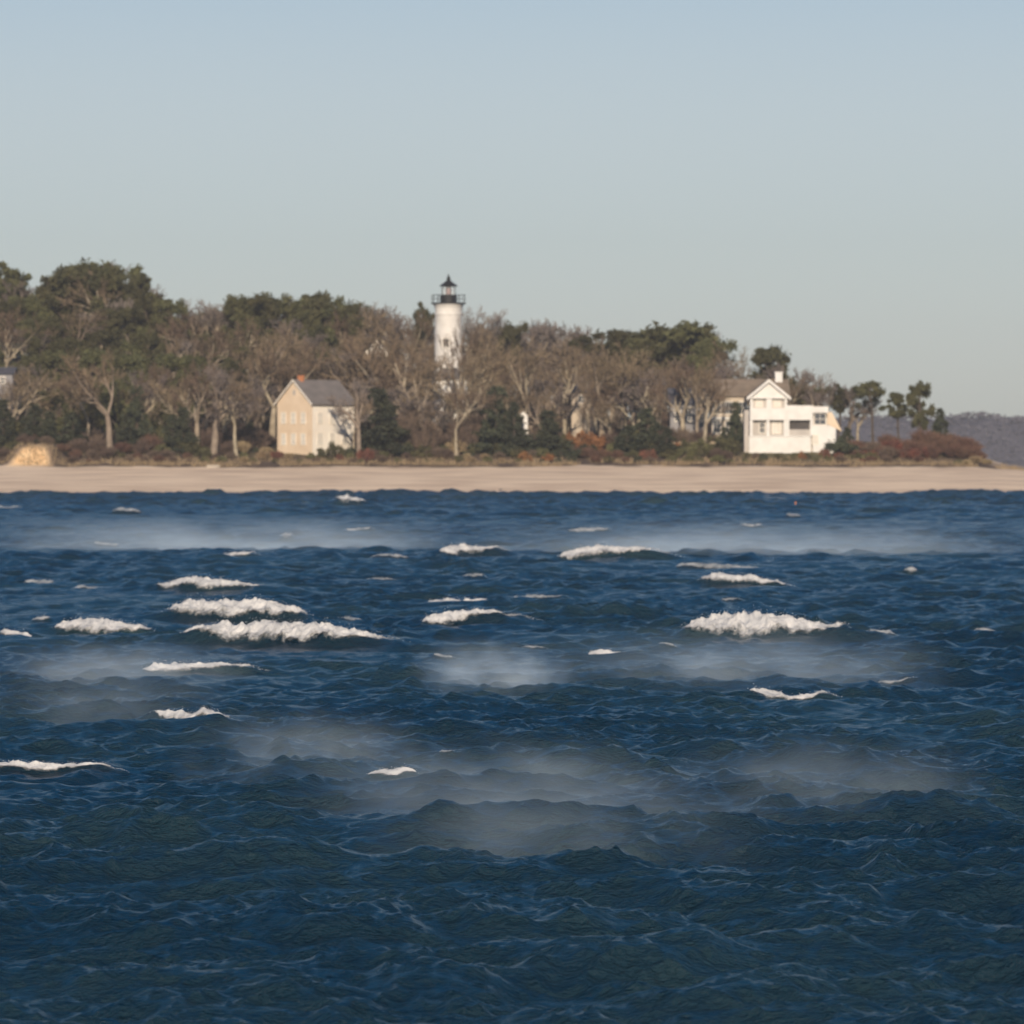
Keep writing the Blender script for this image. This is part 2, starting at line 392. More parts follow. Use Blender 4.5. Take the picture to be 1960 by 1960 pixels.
# whitecaps: lumpy breaking foam lying on each crest
SIZE = lambda q: q['px'][1]-q['px'][0]
def whitecap(q, label):
    L, A, H = q['L']*1.16, q['A'], q['H']*1.2
    sc = K*q['Y']/D0; wpx = SIZE(q)
    nu = int(np.clip(wpx*1.1, 30, 320)); nv = 34
    u = np.linspace(-.5, .5, nu); s = np.linspace(0, 1, nv)
    U, S = np.meshgrid(u, s, indexing='ij')
    sd_ = int(q['X']*13+q['Y']*7) % 9973
    r_ = random.Random(sd_)
    pk = r_.uniform(-.25, .2) if q['dz'] >= 0 else -.32; tail = r_.choice((1.2, 1.8, 2.6)) if q['dz'] >= 0 else 1.05          # where it is thickest, and how long its tails run
    t_ = np.where(U < pk, (pk-U)/(pk+.5), (U-pk)/(.5-pk))
    taper = np.clip(1-t_**np.where(U < pk, 3.0, tail), 0, 1)
    nse = fbm(U*wpx/26+sd_, U*0+3.1, 4, sd_)
    front = A*(1.05+1.2*nse)*taper
    back = A*(.08+.6*fbm(U*wpx/20, U*0+9, 3, sd_+5))*taper
    v = back*(1-S) - front*S
    v = v - .25*A*np.sin(U*L*2.1/max(L, .3)*3+q['X'])
    c, sn = math.cos(q['ang']), math.sin(q['ang'])
    X = q['X'] + U*L*c - v*sn; Y = q['Y'] + U*L*sn + v*c
    Z = sea(X, Y)
    em = np.clip(np.minimum(S, 1-S)*5, 0, 1)*np.clip((.5-np.abs(U))*16, 0, 1)
    em = em*em*(3-2*em)
    lump = fbm(U*wpx/11, S*H/sc/7, 5, sd_+9)
    fine = fbm(U*wpx/3.5, S*H/sc/3, 3, sd_+19)
    top = np.exp(-((S-.36)/.2)**2)
    th_ = taper**.6
    off = em*th_*H*(.05 + .34*lump*lump + .05*fine) - (1-em)*.04*H
    Z = Z + off*(.35+.65*top); Y = Y - off*.7*(1-top)
    ii = np.arange(nu*nv).reshape(nu, nv)
    F = np.stack([ii[:-1,:-1], ii[1:,:-1], ii[1:,1:], ii[:-1,1:]], -1).reshape(-1, 4)
    V = np.stack([X, Y, Z], -1).reshape(-1, 3)
    small = max(0, 1-wpx/110)
    cover = np.clip(np.minimum(S/.34, (1-S)/.5), 0, 1)*np.clip(taper*2.0, 0, 1)*(1-.25*small)
    V = list(map(tuple, V)); F = [tuple(f) for f in F]
    # fine droplets thrown up along the crest
    oc = [(1,0,0),(-1,0,0),(0,1,0),(0,-1,0),(0,0,1),(0,0,-1)]
    of = [(0,2,4),(2,1,4),(1,3,4),(3,0,4),(2,0,5),(1,2,5),(3,1,5),(0,3,5)]
    for k in range(int(12 + wpx*.9)):
        ju = r_.randrange(nu); tp = float(taper[ju, 0])
        js = int(nv*min(.9, max(.1, r_.gauss(.36, .14))))
        pX, pY, pZ = X[ju, js], Y[ju, js], Z[ju, js]
        rr = sc*r_.uniform(.25, .7); up = abs(r_.gauss(0, .11))*H*tp
        base = len(V); pX += r_.gauss(0, .08)*H
        for a_ in oc: V.append((pX+a_[0]*rr*1.5, pY+a_[1]*rr, pZ+a_[2]*rr+up))
        F += [tuple(base+i for i in f) for f in of]
    me = bpy.data.meshes.new('whitecap'); me.from_pydata(V, [], F); me.update()
    for p in me.polygons: p.use_smooth = True
    ca = np.concatenate([cover.ravel(), np.full(len(V)-nu*nv, .9)]).astype(np.float32)
    at_ = me.attributes.new('cover', 'FLOAT', 'POINT'); at_.data.foreach_set('value', ca)
    o = link('whitecap', me, M['foam' if q['px'][3] > 15 else 'thin_foam'])
    tag(o, label, 'whitecap', 'whitecaps on the choppy water')
cap_labels = [
 'curling whitecap with high left end, straight below the lighthouse near the far shore',
 'long pointed white breaker nearest the far shore, right of centre',
 'thin faint white crest just right of and below the long pointed breaker',
 'white crest sloping down to the right, above the biggest right-hand breaker',
 'short thin white streak left of the long crest with a blunt right end',
 'long white crest with a blunt right end on the left side',
 'thin white crest just above a longer crest in the middle of the water',
 'thin broken white streak climbing to the right in mid water',
 'upper of the two big overlapping breakers on the left',
 'largest and longest breaker, tapering down to the right, lower of the overlapping pair',
 'ragged white breaker left of the overlapping pair, tapering right',
 'white crest cut off by the left edge of the water view',
 'white crest with a raised right end in the middle, lower of a pair',
 'biggest thick white breaker on the right side of the water',
 'small bright whitecap alone below the middle of the water',
 'straight ragged white crest below the overlapping pair of breakers',
 'ragged white crest curling alone in the lower right water',
 'white crest sloping down right in the lower left water',
 'long low foam crest at the far left, lowest on that side',
 'small curved whitecap nearest to the viewer in the middle',
 'small white plume against the sand edge right of the cream house',
 'small whitecap with a round left end, between left edge and cream house',
 'short oval whitecap left of the round-ended one near the far shore',
 'tiny flat white streak close under the beach on the left',
 'faint whitecap at the left edge right below the beach',
 'tiny round fleck of foam below the cream house',
 'small blurred whitecap near the left edge above the short thin streak',
 'faint thin foam streak left of the curling whitecap below the lighthouse',
 'small faint foam patch below the curling whitecap',
 'tiny white crest under the white house close to the beach, left of a smaller fleck',
 'tiny white fleck under the white house nearest the beach',
 'small low whitecap right of the biggest right-hand breaker',
 'thin pale streak right of the lone ragged crest in the lower right',
 'small thin foam streak right of the overlapping breakers',
 'small broken foam patch right of the longest breaker tail',
 'pair of small foam flecks in the open blue water left of centre',
 'small dull foam fleck just above the biggest right-hand breaker',
 'small faint foam patch above the ragged left breaker',
 'tiny foam fleck above right of the nearest small whitecap',
 'tiny white fleck right of the small bright whitecap',
 'faint foam streak in the misty far water below the cream house',
 'small upright foam fleck at the far right of the water',
 'faint foam streak in the misty far water above the long pointed breaker',
 'tiny pale foam streak left of the small bright whitecap',
 'faint foam patch near the right edge level with the biggest breaker']
for key in ('foam', 'thin_foam'):
    t = M[key].node_tree; b = t.nodes['Principled BSDF']
    at_ = t.nodes.new('ShaderNodeAttribute'); at_.attribute_name = 'cover'
    tc = t.nodes.new('ShaderNodeTexCoord'); n_ = t.nodes.new('ShaderNodeTexNoise'); n_.inputs['Scale'].default_value = 5.0; n_.inputs['Detail'].default_value = 7
    n_.inputs['Roughness'].default_value = .65
    t.links.new(tc.outputs['Object'], n_.inputs['Vector'])
    ad = t.nodes.new('ShaderNodeMath'); ad.operation = 'MULTIPLY_ADD'; ad.inputs[1].default_value = 1.5; t.links.new(n_.outputs['Fac'], ad.inputs[0]); t.links.new(at_.outputs['Fac'], ad.inputs[2])
    mr = t.nodes.new('ShaderNodeMapRange'); mr.interpolation_type = 'SMOOTHSTEP'; mr.inputs[1].default_value = .85; mr.inputs[2].default_value = 1.62
    mr.inputs[4].default_value = 1.0 if key == 'foam' else .75
    t.links.new(ad.outputs[0], mr.inputs[0]); t.links.new(mr.outputs[0], b.inputs['Alpha'])
for q, l in zip(W, cap_labels): whitecap(q, l)

# ------------------------------------------------------------------ vegetation prototypes
def rdir(r_, d, spread):
    v = Vector((r_.gauss(0, 1), r_.gauss(0, 1), r_.gauss(0, 1))); v -= v.project(d); v.normalize()
    return (d + v*math.tan(spread)).normalized()

def ribbon(out, a, b, w_, r_):
    d = (b-a); s_ = d.cross(Vector((r_.gauss(0, 1), r_.gauss(0, 1), r_.gauss(0, 1))))
    if s_.length < 1e-6: return
    s_.normalize(); s_ *= w_*.5
    out.extend((tuple(a-s_), tuple(a+s_), tuple(b+s_*.5), tuple(b-s_*.5)))

def leaves(cents, per, rad, size, r_, flat=1.0):
    """many small leaf-sized triangles scattered round clump centres"""
    cents = np.asarray(cents, float); n = len(cents)*per
    g = np.random.default_rng(r_.randrange(1 << 30))
    c = np.repeat(cents[:, :3], per, 0); rr = np.repeat(cents[:, 3] if cents.shape[1] > 3 else np.full(len(cents), rad), per)
    d = g.normal(0, 1, (n, 3)); d /= np.linalg.norm(d, axis=1)[:, None]
    d *= np.clip(np.abs(g.normal(.35, .42, n)), 0, 1.5)[:, None]; d[:, 2] *= flat
    p = c + d*rr[:, None]
    tri = g.normal(0, 1, (n, 3, 3)); tri -= tri.mean(1, keepdims=True)
    s_ = size*(.6+.8*g.random(n))
    V = p[:, None, :] + tri*s_[:, None, None]*.5
    return V.reshape(-1, 3), np.arange(3*n).reshape(-1, 3)

def bare_tree(seed, spread=.5, trunk_h=3.2, lean=0.0, forks=3, twig='twig', n_tw=5):
    """leafless tree about 10 m tall at unit scale; returns trunk mesh and crown mesh"""
    r_ = random.Random(seed); tb = MB(); tw = []
    def grow(p, d, L, rad, lev):
        segs = 4 if lev < 2 else 2; P = [p]; q = p.copy(); dd = d.copy()
        for i in range(segs):
            dd = rdir(r_, dd, .16 if lev else .07); dd = (dd + Vector((0, 0, .055 if lev else .02))).normalized()
            q = q + dd*L/segs; P.append(q.copy())
        r1 = rad*.62
        if lev <= 2:
            rr = [rad + (r1-rad)*i/segs for i in range(segs+1)]
            if lev == 0: rr[0] *= 1.5
            V, F = tube(P, rr, 7 if lev < 2 else 5); tb.add(V, F)
        else:
            for a, b_ in zip(P[:-1], P[1:]): ribbon(tw, a, b_, {3: .085, 4: .06, 5: .042}[lev], r_)
        if lev == 5: return
        kids = {0: forks, 1: 4, 2: 4, 3: 4, 4: n_tw}[lev]
        for k in range(kids):
            t_ = 1.0 if (k == 0 or lev == 0) else r_.uniform(.35, 1.0)
            j = min(segs-1, int(t_*segs)); pp = P[j].lerp(P[j+1], t_*segs-j) if t_ < 1 else P[-1]
            sp = spread*r_.uniform(.6, 1.3)*(.45 if k == 0 and lev else 1)
            grow(pp.copy(), rdir(r_, dd, sp), L*r_.uniform(.62, .85)*{0: 1.0, 1: .85, 2: .8, 3: .85, 4: .8}[lev], r1*r_.uniform(.65, .9), lev+1)
    d0 = Vector((lean, r_.gauss(0, .05), 1)).normalized()
    grow(Vector((0, 0, -.4)), d0, trunk_h, .27, 0)
    tv = np.array(tw); top = tv[:, 2].max(); s = 10.0/top
    tb.v = [(x*s, y*s, z*s) for x, y, z in tb.v]
    tm = bpy.data.meshes.new('trunk'); tm.from_pydata(tb.v, [], tb.f); tm.update()
    for p in tm.polygons: p.use_smooth = True
    tm.materials.append(M['bark_pale'])
    cm = np_mesh('crown', tv*s, np.arange(len(tv)).reshape(-1, 4)); cm.materials.append(M[twig])
    return dict(trunk=tm, crown=cm, H=10.0)

def pine_tree(seed, shape='round', needle='needle'):
    """pine about 10 m tall"""
    r_ = random.Random(seed); tb = MB(); cl = []
    lean = {'flat': .12, 'sparse': .08}.get(shape, .03)*r_.choice((-1, 1))
    P = [Vector((lean*z + .12*math.sin(z*.9+seed), .1*math.cos(z*.8), z)) for z in np.linspace(-.4, 9.0, 8)]
    V, F = tube(P, [.26-.021*i for i in range(8)], 7); tb.add(V, F)
    def at(z): return P[0].lerp(P[-1], (z+.4)/9.4)
    if shape == 'round': zones = [(r_.uniform(3.2, 9.2),) for _ in range(34)]
    elif shape == 'flat': zones = [(r_.uniform(7.3, 9.3),) for _ in range(20)] + [(r_.uniform(5.5, 7),) for _ in range(3)]
    else: zones = [(r_.uniform(5.4, 9.4),) for _ in range(34)]
    for i, (z,) in enumerate(zones):
        if shape == 'round': R_ = 2.9*math.sqrt(max(.05, 1-((z-6.2)/3.6)**2))*(.75+.5*r_.random())
        elif shape == 'flat': R_ = 3.9*(1-.35*abs(z-8)/1.3) if z > 7 else 2.6
        else: R_ = 2.3*(1-.28*abs(z-7.6))
        a = r_.uniform(0, 6.283); q = R_*math.sqrt(r_.uniform(.08, 1))
        c = at(z) + Vector((math.cos(a)*q, math.sin(a)*q, 0))
        cl.append((c.x, c.y, c.z + r_.uniform(-.2, .3), r_.uniform(.55, 1.15) if shape != 'sparse' else r_.uniform(.4, .8)))
        b0 = at(max(1.5, z-.35*q-.5)); md = b0.lerp(c, .55) + Vector((0, 0, .12*q))
        V, F = tube([b0, md, c], [.075, .055, .025], 5); tb.add(V, F)
    if shape == 'round': cl += [(r_.gauss(0, 1.2), r_.gauss(0, 1.2), r_.uniform(8.2, 9.4), r_.uniform(.7, 1.0)) for _ in range(6)]
    V, F = leaves(cl, 300, 1.0, .34, r_, .72 if shape == 'round' else .5)
    s = 10.0/V[:, 2].max()
    tb.v = [(x*s, y*s, z*s) for x, y, z in tb.v]
    tm = bpy.data.meshes.new('trunk'); tm.from_pydata(tb.v, [], tb.f); tm.update(); tm.materials.append(M['bark_dark'])
    cm = np_mesh('crown', V*s, F); cm.materials.append(M[needle])
    return dict(trunk=tm, crown=cm, H=10.0)

def cedar(seed, broad=.34):
    """dense conical evergreen clothed to the ground, about 10 m tall"""
    r_ = random.Random(seed); tb = MB(); cl = []
    V, F = tube([(0, 0, -.4), (.05, 0, 5), (0, 0, 9.3)], [.28, .16, .04], 7); tb.add(V, F)
    z = .5
    while z < 9.4:
        R_ = broad*(10.2-z)**.9*(1+.25*math.sin(z*2.3+seed))
        for k in range(max(3, int(R_*4.2))):
            a = r_.uniform(0, 6.283); q = R_*r_.uniform(.35, 1.0)
            cl.append((math.cos(a)*q, math.sin(a)*q, z+r_.uniform(-.3, .3)-.12*q, r_.uniform(.45, .9)))
            if k % 3 == 0:
                V, F = tube([(0, 0, z), (math.cos(a)*q, math.sin(a)*q, z-.1*q)], [.05, .02], 4); tb.add(V, F)
        z += .62
    V, F = leaves(cl, 95, .6, .33, r_, .8)
    s = 10.0/V[:, 2].max()
    tm = bpy.data.meshes.new('trunk'); tm.from_pydata(tb.v, [], tb.f); tm.update(); tm.materials.append(M['bark_dark'])
    cm = np_mesh('crown', V*s, F); cm.materials.append(M['needle_dark'])
    return dict(trunk=tm, crown=cm, H=10.0)

def shrub(seed, material, leafy=True, wide=1.0):
    """bush 2 m tall, about 3 m across"""
    r_ = random.Random(seed); tb = MB(); cl = []; tw = []
    for k in range(9):
        a = r_.uniform(0, 6.283); q = r_.uniform(.2, 1.2)*wide; z = 1.9*math.sqrt(max(.1, 1-(q/1.6/wide)**2))*r_.uniform(.6, .95)
        V, F = tube([(q*.15*math.cos(a), q*.15*math.sin(a), -.2), (q*.6*math.cos(a), q*.6*math.sin(a), z*.55), (q*math.cos(a), q*math.sin(a), z)], [.05, .035, .015], 5); tb.add(V, F)
    for k in range(26):
        a = r_.uniform(0, 6.283); q = 1.45*wide*math.sqrt(r_.random()); zt = 1.55*math.sqrt(max(.05, 1-(q/1.7/wide)**2))
        cl.append((q*math.cos(a), q*math.sin(a), zt*r_.uniform(.35, 1.05), r_.uniform(.28, .5)))
    if leafy:
        V, F = leaves(cl, 110, .4, .17, r_, .9)
    else:
        for k in range(1500):
            c = r_.choice(cl); a = Vector(c[:3])*.55 + Vector((r_.gauss(0, .1), r_.gauss(0, .1), 0)); d = rdir(r_, Vector((c[0]*.6, c[1]*.6, 1.3)).normalized(), .5)
            a.z = max(0, a.z-.1); ribbon(tw, a, a + d*r_.uniform(.4, 1.0), .045, r_)
        V = np.array(tw); F = np.arange(len(V)).reshape(-1, 4)
    s = 2.0/V[:, 2].max()
    tm = bpy.data.meshes.new('stems'); tm.from_pydata(tb.v, [], tb.f); tm.update(); tm.materials.append(M['bark_dark'])
    cm = np_mesh('foliage', V*s, F); cm.materials.append(M[material])
    return dict(trunk=tm, crown=cm, H=2.0)

BARE = [bare_tree(1, .62, 2.9), bare_tree(2, .52, 3.8, .08), bare_tree(3, .68, 2.6, -.06), bare_tree(4, .5, 4.0, 0, 2),
        bare_tree(5, .64, 3.0, .1, 4), bare_tree(6, .56, 3.4, -.1, 3, 'twig_grey'), bare_tree(8, .7, 2.3, 0, 3, 'twig_grey')]
BARE_D = ['with domed crown', 'with tall pale trunk', 'with low fork', 'with twin stems',
          'with many limbs', 'with greyish crown', 'with broad greyish crown']
PINE = [pine_tree(11), pine_tree(12), pine_tree(13), pine_tree(14)]
PINE_D = ['with rounded crown', 'with lumpy crown', 'with full domed crown', 'with uneven crown']
FLAT = [pine_tree(21, 'flat'), pine_tree(22, 'flat')]
SPARSE = [pine_tree(23, 'sparse'), pine_tree(24, 'sparse')]
CED = [cedar(31), cedar(32, .42), cedar(33, .3)]
CED_D = ['shaped like a cone', 'broad and bushy', 'slim and pointed']
SH = {'green': [shrub(41, 'leaf_green'), shrub(42, 'leaf_green')], 'brown': [shrub(43, 'brush', False), shrub(44, 'brush', False), shrub(45, 'brush', False)],
      'rust': [shrub(46, 'rust')], 'red': [shrub(47, 'red')], 'russet': [shrub(48, 'russet_brush', False), shrub(49, 'russet_brush', False)],
      'straw': [shrub(50, 'dry_grass', False)], 'dark': [shrub(51, 'needle_dark'), shrub(52, 'needle_dark')]}

placed = []
def plant(proto, x, Y, top=None, H=None, name='bare_tree', look='', where='', cat='tree', group='', wide=1.0, label=None, parts=('trunk', 'crown'), dx=0.0):
    z = T(x, Y)
    if H is None: H = pz(top, Y) - z
    H = max(H, .3); s = H/proto['H']
    r = empty(name, (px(x, Y)+dx, Y, z-.05), rng.uniform(0, 6.28))
    r.scale = (s*wide, s*wide, s)
    link(parts[0], proto['trunk'], None, r); link(parts[1], proto['crown'], None, r)
    tag(r, label, cat, group)
    placed.append(dict(o=r, x=x, Y=Y, H=H, look=look, where=where, name=name, fixed=label is not None, cat=cat))
    return r

SKX = [-100,0,20,40,90,115,150,200,235,270,290,330,345,380,410,440,480,530,545,600,635,645,690,720,760,800,830,890,930,990,1020,1060,1120,1150,1200,1260,1320,1370,1385,1420,1445,1480,1510,1545,1580,1610,1640,1710,1730,1790,1800,1850,1900]
SKY_ = [520,520,528,534,548,508,492,500,520,560,566,566,580,572,575,560,556,560,572,555,566,588,580,582,580,590,600,600,605,620,618,612,624,636,626,612,618,650,660,656,658,662,694,712,740,742,742,742,760,760,785,800,860]
def skyline(x): return float(np.interp(x, SKX, SKY_))
def place_name(x):
    for lim, s in ((95, 'at far left'), (245, 'on the high left rise'), (360, 'beside the high left rise'), (525, 'left of the cream house'), (690, 'behind the cream house'),
                   (825, 'left of the lighthouse'), (905, 'beside the lighthouse'), (1010, 'just right of the lighthouse'), (1180, 'in the middle wood'),
                   (1365, 'left of the white house'), (1520, 'behind the white house'), (1640, 'right of white house'), (1730, 'on the headland'), (3000, 'at the headland tip')):
        if x < lim: return s
def row_name(Y): return 'behind ridge' if Y > 745 else 'on skyline' if Y > 722 else 'high up' if Y > 705 else 'midslope' if Y > 688 else 'low down' if Y > 668 else 'in front'

def tree(kind, x, Y, top=None, H=None, wide=1.0, label=None, i=None, group=None):
    if kind == 'bare':
        i = int(rng.integers(len(BARE))) if i is None else i
        return plant(BARE[i], x, Y, top, H, 'bare_tree', 'leafless tree ' + BARE_D[i], place_name(x)+' '+row_name(Y), group='leafless trees of the shore wood', wide=wide, label=label)
    if kind == 'pine':
        i = int(rng.integers(len(PINE))) if i is None else i
        return plant(PINE[i], x, Y, top, H, 'pine_tree', 'evergreen ' + PINE_D[i], place_name(x)+' '+row_name(Y), group='evergreen trees of the shore wood', wide=wide, label=label)
    if kind == 'cedar':
        i = int(rng.integers(len(CED))) if i is None else i
        return plant(CED[i], x, Y, top, H, 'cedar_tree', 'dark evergreen ' + CED_D[i], place_name(x)+' '+row_name(Y), group='dark bushy evergreens', wide=wide, label=label)
    p = {'flat': FLAT, 'sparse': SPARSE}[kind][i or 0]
    return plant(p, x, Y, top, H, 'pine_tree', 'pine', place_name(x), group='evergreen trees of the shore wood', wide=wide, label=label)

# skyline trees read off the photograph
tree('sparse', 6, 735, 497, wide=1.0, label='thin see-through pine sticking up at the far left edge of the skyline')
for x, top in ((38, 530), (66, 535), (88, 545)): tree('bare', x, 733, top, i=5 if x < 60 else 6)
tree('pine', 165, 728, 490, wide=1.15, i=2, label='biggest round evergreen crown, highest on the skyline at the left')
tree('pine', 118, 730, 512, wide=.9); tree('pine', 205, 731, 500, wide=.9); tree('bare', 213, 722, 512, i=0)
tree('sparse', 255, 728, 519, wide=.8, i=1, label='evergreen with a ragged tuft leaning right off the high left crown')
for x, top in ((228, 530), (280, 560), (312, 563), (330, 568)): tree('pine', x, 727, top, wide=.8)
for x, top in ((372, 566), (398, 568), (418, 575)): tree('bare', x, 732, top, i=5)
for x, top in ((452, 562), (480, 555), (515, 557), (572, 558), (600, 551), (622, 562), (672, 570)): tree('pine', x, 730, top, wide=.8)
for x, top in ((545, 572), (648, 585), (700, 580), (735, 575), (760, 578), (785, 585)): tree('bare', x, 730, top)
tree('sparse', 806, 735, 574, wide=.5, label='small dark pine top just left of the lighthouse gallery')
for x, top in ((905, 580), (925, 588), (945, 602), (1000, 618), (1022, 622), (1050, 607), (1080, 606), (1108, 612), (1128, 618)): tree('bare', x, 738, top, i=5 if x % 2 else 6)
tree('pine', 974, 728, 610, wide=.55, label='small dark evergreen top on the skyline right of the lighthouse')
tree('flat', 1150, 722, 625, wide=.9, i=1, label='flat-topped evergreen on the skyline midway between lighthouse and white house')
tree('pine', 1262, 722, 612, wide=1.25, i=2, label='broad evergreen crown on the skyline, left half of the pair left of the white house')
tree('pine', 1322, 722, 610, wide=1.2, i=0, label='broad evergreen crown on the skyline, right half of the pair left of the white house')
tree('pine', 1222, 722, 628, wide=.8); tree('pine', 1362, 716, 640, wide=.8)
tree('bare', 1398, 715, 648, i=0, wide=.8); tree('bare', 1422, 715, 655, i=3)
tree('pine', 1472, 712, 653, wide=.85, i=1, label='round dark pine rising behind the white house gable')
for x, top in ((1508, 690), (1530, 700), (1548, 708)): tree('bare', x, 705, top, i=6, wide=.9)
tree('pine', 1556, 690, 733, wide=1.0, i=3, label='low dark evergreen above the right wing of the white house')
tree('sparse', 1604, 676, 731, wide=.8, i=0, label='thin small pine just right of the white house')
for x, top, i in ((1582, 722, 5), (1622, 733, 6), (1640, 742, 5)): tree('bare', x, 674, top, i=i, wide=.9)
tree('flat', 1672, 672, 726, wide=.82, i=0, label='umbrella-shaped pine with flat spreading crown on the headland')
tree('sparse', 1722, 672, 748, wide=.85, i=1, label='low ragged pine between the umbrella pine and the round-topped pine')
tree('pine', 1762, 668, 724, wide=.62, i=3, label='round-topped pine with a pale stem near the headland tip')
tree('cedar', 1800, 660, 778, wide=1.0, i=1, label='last dark bushy evergreen before the headland tip')

tree('pine', 140, 726, 503, wide=.95, i=1); tree('pine', 185, 724, 505, wide=.95, i=3); tree('pine', 245, 725, 538, wide=.8, i=0); tree('pine', 60, 722, 560, wide=.9); tree('pine', 20, 722, 565, wide=.9)
x = -70
while x < 1190:
    if not 832 < x < 888: tree('bare', x, 737, skyline(x)+rng.uniform(2, 16), i=int(rng.choice([0, 2, 4, 6])), wide=rng.uniform(1.0, 1.25))
    x += rng.uniform(26, 36)
for Y in (752, 768):
    x = -80
    while x < 1330:
        if not 838 < x < 882:
            ev = rng.random() < (.6 if x < 360 else .15)
            tree('pine' if ev else 'bare', x, Y, min(skyline(x)+rng.uniform(14, 30), 690), wide=rng.uniform(1.0, 1.3))
        x += rng.uniform(34, 46)
# individual bare trees with pale trunks
for x, Y, top, i, lab in ((25, 655, 690, 0, 'pale bent leafless tree in front at the left edge'),
     (212, 646, 655, 4, 'leafless tree with the thickest trunk, rising from the left bank'),
     (375, 652, 680, 2, 'pale forked bare tree behind the bank midway between the left edge and the cream house'),
     (408, 645, 700, 6, 'twin-stemmed pale bare tree standing at the top of the beach'),
     (452, 645, 710, 3, 'slim pale bare tree, last one left of the cream house'),
     (494, 668, 612, 3, 'tall leafless tree with straight pale trunk left above the cream house'),
     (752, 668, 588, 2, 'tallest pale wide-forked bare tree between the cream house and the lighthouse'),
     (1012, 664, 640, 3, 'bare tree with straight thick pale trunk right of the lighthouse'),
     (1078, 664, 640, 1, 'bare tree with thick pale upright trunk in the middle of the wood'),
     (1150, 660, 645, 4, 'many-limbed pale bare tree spreading wide midway to the white house'),
     (1305, 660, 668, 2, 'pale wide-crowned bare tree in front of the grey house'),
     (1225, 668, 650, 0, 'pale bare tree left of the grey house with ascending limbs'),
     (565, 690, 625, 1, 'pale bare tree rising straight behind the cream house chimney')):
    tree('bare', x, Y, top, i=i, label=lab, wide=1.0)
tree('bare', 874, 646, 735, i=3, wide=1.1, label='small twiggy bare tree in front of the lighthouse foot')
tree('bare', 845, 650, 760, i=6, wide=1.1); tree('bare', 905, 652, 725, i=0, wide=1.0)
tree('bare', 896, 674, 600, i=0, wide=.62, label='russet bare tree overlapping the right side of the lighthouse')
tree('bare', 806, 672, 640, i=1, wide=.6); tree('bare', 700, 652, 745, i=6, wide=1.2, label='dark twiggy bare tree overlapping the right end of the cream house roof')
tree('bare', 790, 655, 735, i=6, wide=1.3); tree('bare', 815, 648, 760, i=2, wide=1.3)
# dark evergreens in front
for x, Y, top, i, wd, lab in ((728, 645, 738, 0, 1.55, 'dark blue-green cone-shaped evergreen right of the cream house'),
     (950, 648, 735, 1, 1.3, 'large dark evergreen right of the lighthouse foot'),
     (985, 645, 765, 0, 1.2, None), (1050, 645, 782, 1, 1.7, 'wide dark evergreen bush beside the small white shed'),
     (1240, 648, 778, 1, 1.55, 'broad dark evergreen below the grey house, left of the white house'), (1200, 645, 812, 1, 1.9, None), (1275, 645, 815, 1, 1.6, None),
     (262, 655, 735, 1, 1.0, None), (240, 650, 790, 1, 1.2, None), (350, 648, 775, 1, 1.2, None), (330, 650, 790, 1, 1.2, None), (65, 648, 770, 1, 1.5, None), (95, 648, 785, 1, 1.4, None), (140, 650, 785, 1, 1.5, None), (5, 648, 760, 1, 1.3, None), (480, 655, 805, 1, 1.4, None),
     (1408, 655, 765, 1, .9, None), (1620, 650, 815, 1, 1.3, None), (1385, 648, 815, 1, 1.2, None)):
    tree('cedar', x, Y, top, i=i, wide=wd, label=lab)

# the crowded wood behind
for Y, step in ((716, 33), (702, 35), (690, 38), (678, 40), (667, 44), (658, 52)):
    x = -60 + rng.uniform(0, step)
    while x < 1560:
        xx = x + rng.uniform(-.3, .3)*step; x += step*rng.uniform(.85, 1.15)
        if 822 < xx < 905 and Y < 692: continue
        if Y < 682 and (510 < xx < 700): continue
        if Y < 700 and 690 < xx < 760 and Y > 680: continue
        if Y < 690 and 1340 < xx: continue
        if Y < 675 and (1270 < xx or 1085 < xx < 1140): continue
        if Y < 660 and (980 < xx < 1020): continue
        pe = .72 if xx < 250 else .55 if xx < 360 else .14 if xx < 700 else .05 if xx < 1180 else .12
        if Y < 680: pe *= .6
        H = rng.uniform(8, 11.5); z = T(xx, Y); lim = pz(skyline(xx)+10+.25*(738-Y)*.8, Y) - z
        H = min(H, lim)
        if 795 < xx < 925 and Y < 692: H = min(H, pz(722, Y)-z)
        if H < 3.5: continue
        ev = rng.random() < pe
        tree('pine' if ev else 'bare', xx, Y, H=H*(.85 if ev else 1), wide=rng.uniform(.8, 1.05) if ev else rng.uniform(.95, 1.25))

for x, Y, top, i in ((702, 664, 640, 0), (735, 661, 690, 2), (768, 662, 620, 4), (800, 660, 655, 0), (895, 662, 655, 2), (520, 664, 640, 4), (545, 668, 655, 2), (600, 672, 640, 0), (640, 672, 655, 5), (680, 666, 665, 4)):
    tree('bare', x, Y, top, i=i, wide=1.1 if x < 820 or x > 885 else .8)

